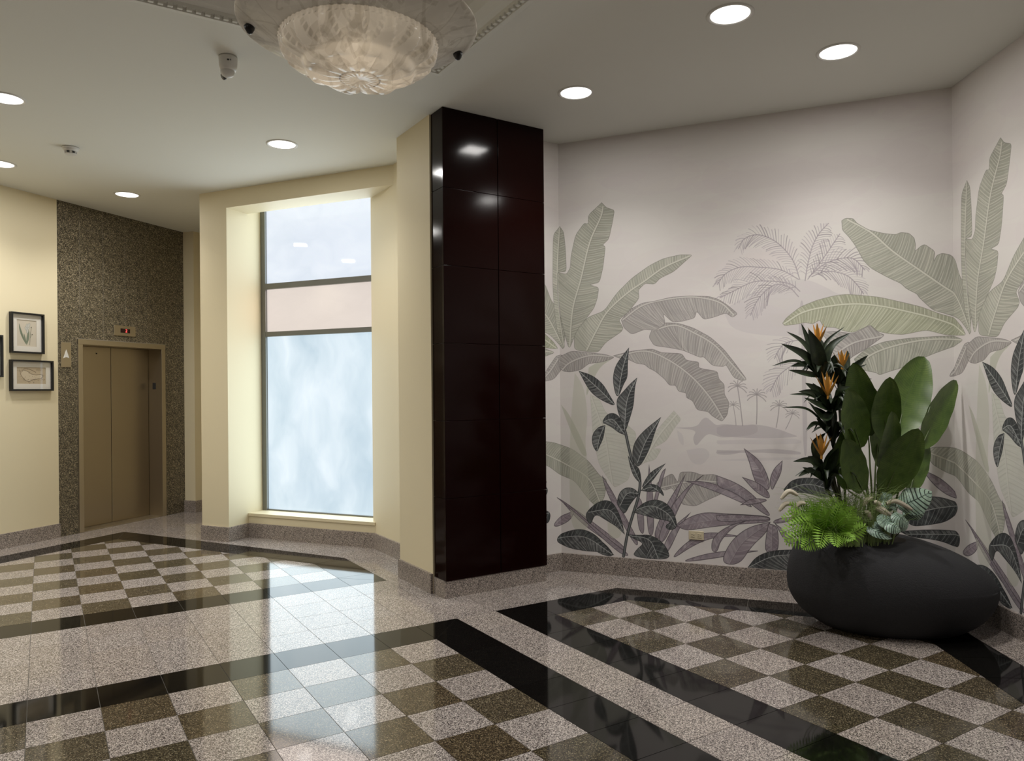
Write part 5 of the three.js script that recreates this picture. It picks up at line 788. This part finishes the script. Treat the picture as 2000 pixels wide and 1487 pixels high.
// fern
{
  const o = plant('fern', 'bright green fern spilling over the left rim of the planter', 'plant');
  const fronds = FERN.concat(FERN.slice(0, 10).map((f, i) => f.map(([x, y, z], k) => [x + (k ? 0.03 * Math.sin(i * 2.1) : 0), y - (k ? 0.03 : 0), z + (k ? 0.05 : 0)])));
  fronds.forEach((pts) => {
    const cu = new THREE.CatmullRomCurve3(pts.map((p) => V3(...p))), L = cu.getLength(), list = [tube(pts, 0.0022, 10, 5)], n = 15;
    for (let i = 2; i <= n; i++) {
      const t = i / n, p = cu.getPointAt(t), d = cu.getTangentAt(t), l = 0.066 * Math.pow(Math.sin(Math.PI * (0.2 + 0.78 * t)), 0.8) + 0.008;
      const s = V3().crossVectors(d, V3(0, 0.5, 1)).normalize(), nn = V3().crossVectors(s, d).normalize();
      for (const k of [-1, 1]) { const e = p.clone().addScaledVector(s, k * l).addScaledVector(d, l * 0.55).addScaledVector(nn, -l * 0.15 + rr(-0.003, 0.003)), m = p.clone().lerp(e, 0.45), q = d.clone().multiplyScalar(0.0088); const P = [p, m.clone().add(q), m.clone().sub(q), m.clone().add(q), e, m.clone().sub(q)].flatMap((v) => [v.x, v.y, v.z]); const g = new THREE.BufferGeometry(); g.setAttribute('position', new THREE.Float32BufferAttribute(P, 3)); g.computeVertexNormals(); g.setAttribute('uv', new THREE.Float32BufferAttribute(new Float32Array(12), 2)); list.push(g); }
    }
    part('frond', merge(list), LM.fern, o);
  });
}
// fountain grass with pale plumes
{
  const o = plant('fountain_grass', 'tuft of fine grass with pale furry plumes in the planter', 'plant');
  const list = [];
  for (let i = 0; i < 620; i++) { const left = rnd() < 0.45, bx = left ? rr(-0.46, -0.32) : rr(-0.40, -0.12), bz = rr(0.05, 0.24), a = left ? rr(-0.38, 0.2) : rr(-0.14, 0.16), h = left ? rr(0.2, 0.4) : rr(0.18, 0.44), dz = rr(-0.05, 0.14); list.push(bladeGeo([[bx, 0.56, bz], [bx + a * 0.35, 0.56 + h * 0.75, bz + dz * 0.4], [bx + a, 0.56 + h * rr(0.75, 1), bz + dz]], 0.0019, { n: 6, m: 1, profile: (t) => 1 - t * 0.85, cup: 0 })); }
  part('grass_blades', merge(list), LM.grass, o).userData.kind = 'stuff';
  PLUMES.forEach((pts, i) => {
    const full = new THREE.CatmullRomCurve3(pts.map((p) => V3(...p))), stalkPts = [[pts[0][0] * 0.9, 0.56, 0.12], ...pts.slice(0, 3)], head = pts.slice(2);
    const pl = part('plume', (() => { const cu = new THREE.CatmullRomCurve3(head.map((p) => V3(...p))), R = 0.0135, body = tube(head, R, 24, 10, (t) => 0.35 + 0.75 * Math.pow(Math.sin(Math.PI * (0.12 + 0.82 * t)), 0.7)), L = [body]; for (let k = 0; k < 260; k++) { const t = rnd(), p = cu.getPoint(t), d = cu.getTangent(t), q = V3(rr(-1, 1), rr(-1, 1), rr(-1, 1)).cross(d).normalize(), e = p.clone().addScaledVector(q, R * rr(1.1, 1.7)).addScaledVector(d, 0.010), u = p.clone().addScaledVector(q, R * 0.6), s = V3().crossVectors(q, d).multiplyScalar(0.0007); const g = new THREE.BufferGeometry(); g.setAttribute('position', new THREE.Float32BufferAttribute([u.clone().add(s), u.clone().sub(s), e].flatMap((v) => [v.x, v.y, v.z]), 3)); g.computeVertexNormals(); g.setAttribute('uv', new THREE.Float32BufferAttribute(new Float32Array(6), 2)); L.push(g); } return merge(L); })(), LM.plume, o);
    part('plume_stalk', tube(stalkPts, 0.0016, 12, 5), LM.grass, pl);
  });
}
// striped calathea
{
  const o = plant('calathea', 'low plant with silver green striped leaves at the planter rim', 'plant');
  CALATHEA.forEach(([pts, w]) => {
    part('leaf', bladeGeo(pts, w * 0.66, { n: 18, m: 5, profile: (t) => Math.pow(Math.sin(Math.PI * Math.min(1, t * 0.98 + 0.02)), 0.65), cup: -0.25, face: V3(0.1, 0.55, 1).normalize() }), LM.calathea, o);
    part('leaf_stem', tube([[-0.10 + pts[0][0] * 0.25, 0.55, 0.12], [(pts[0][0] - 0.05) * 0.8, (0.55 + pts[0][1]) / 2 + 0.01, pts[0][2] * 0.9], pts[0]], 0.003, 8, 6), LM.stem, o);
  });
}
scene.traverse((o) => { if (o.isMesh) { o.castShadow = true; o.receiveShadow = true; } });

renderer.render(scene, camera);
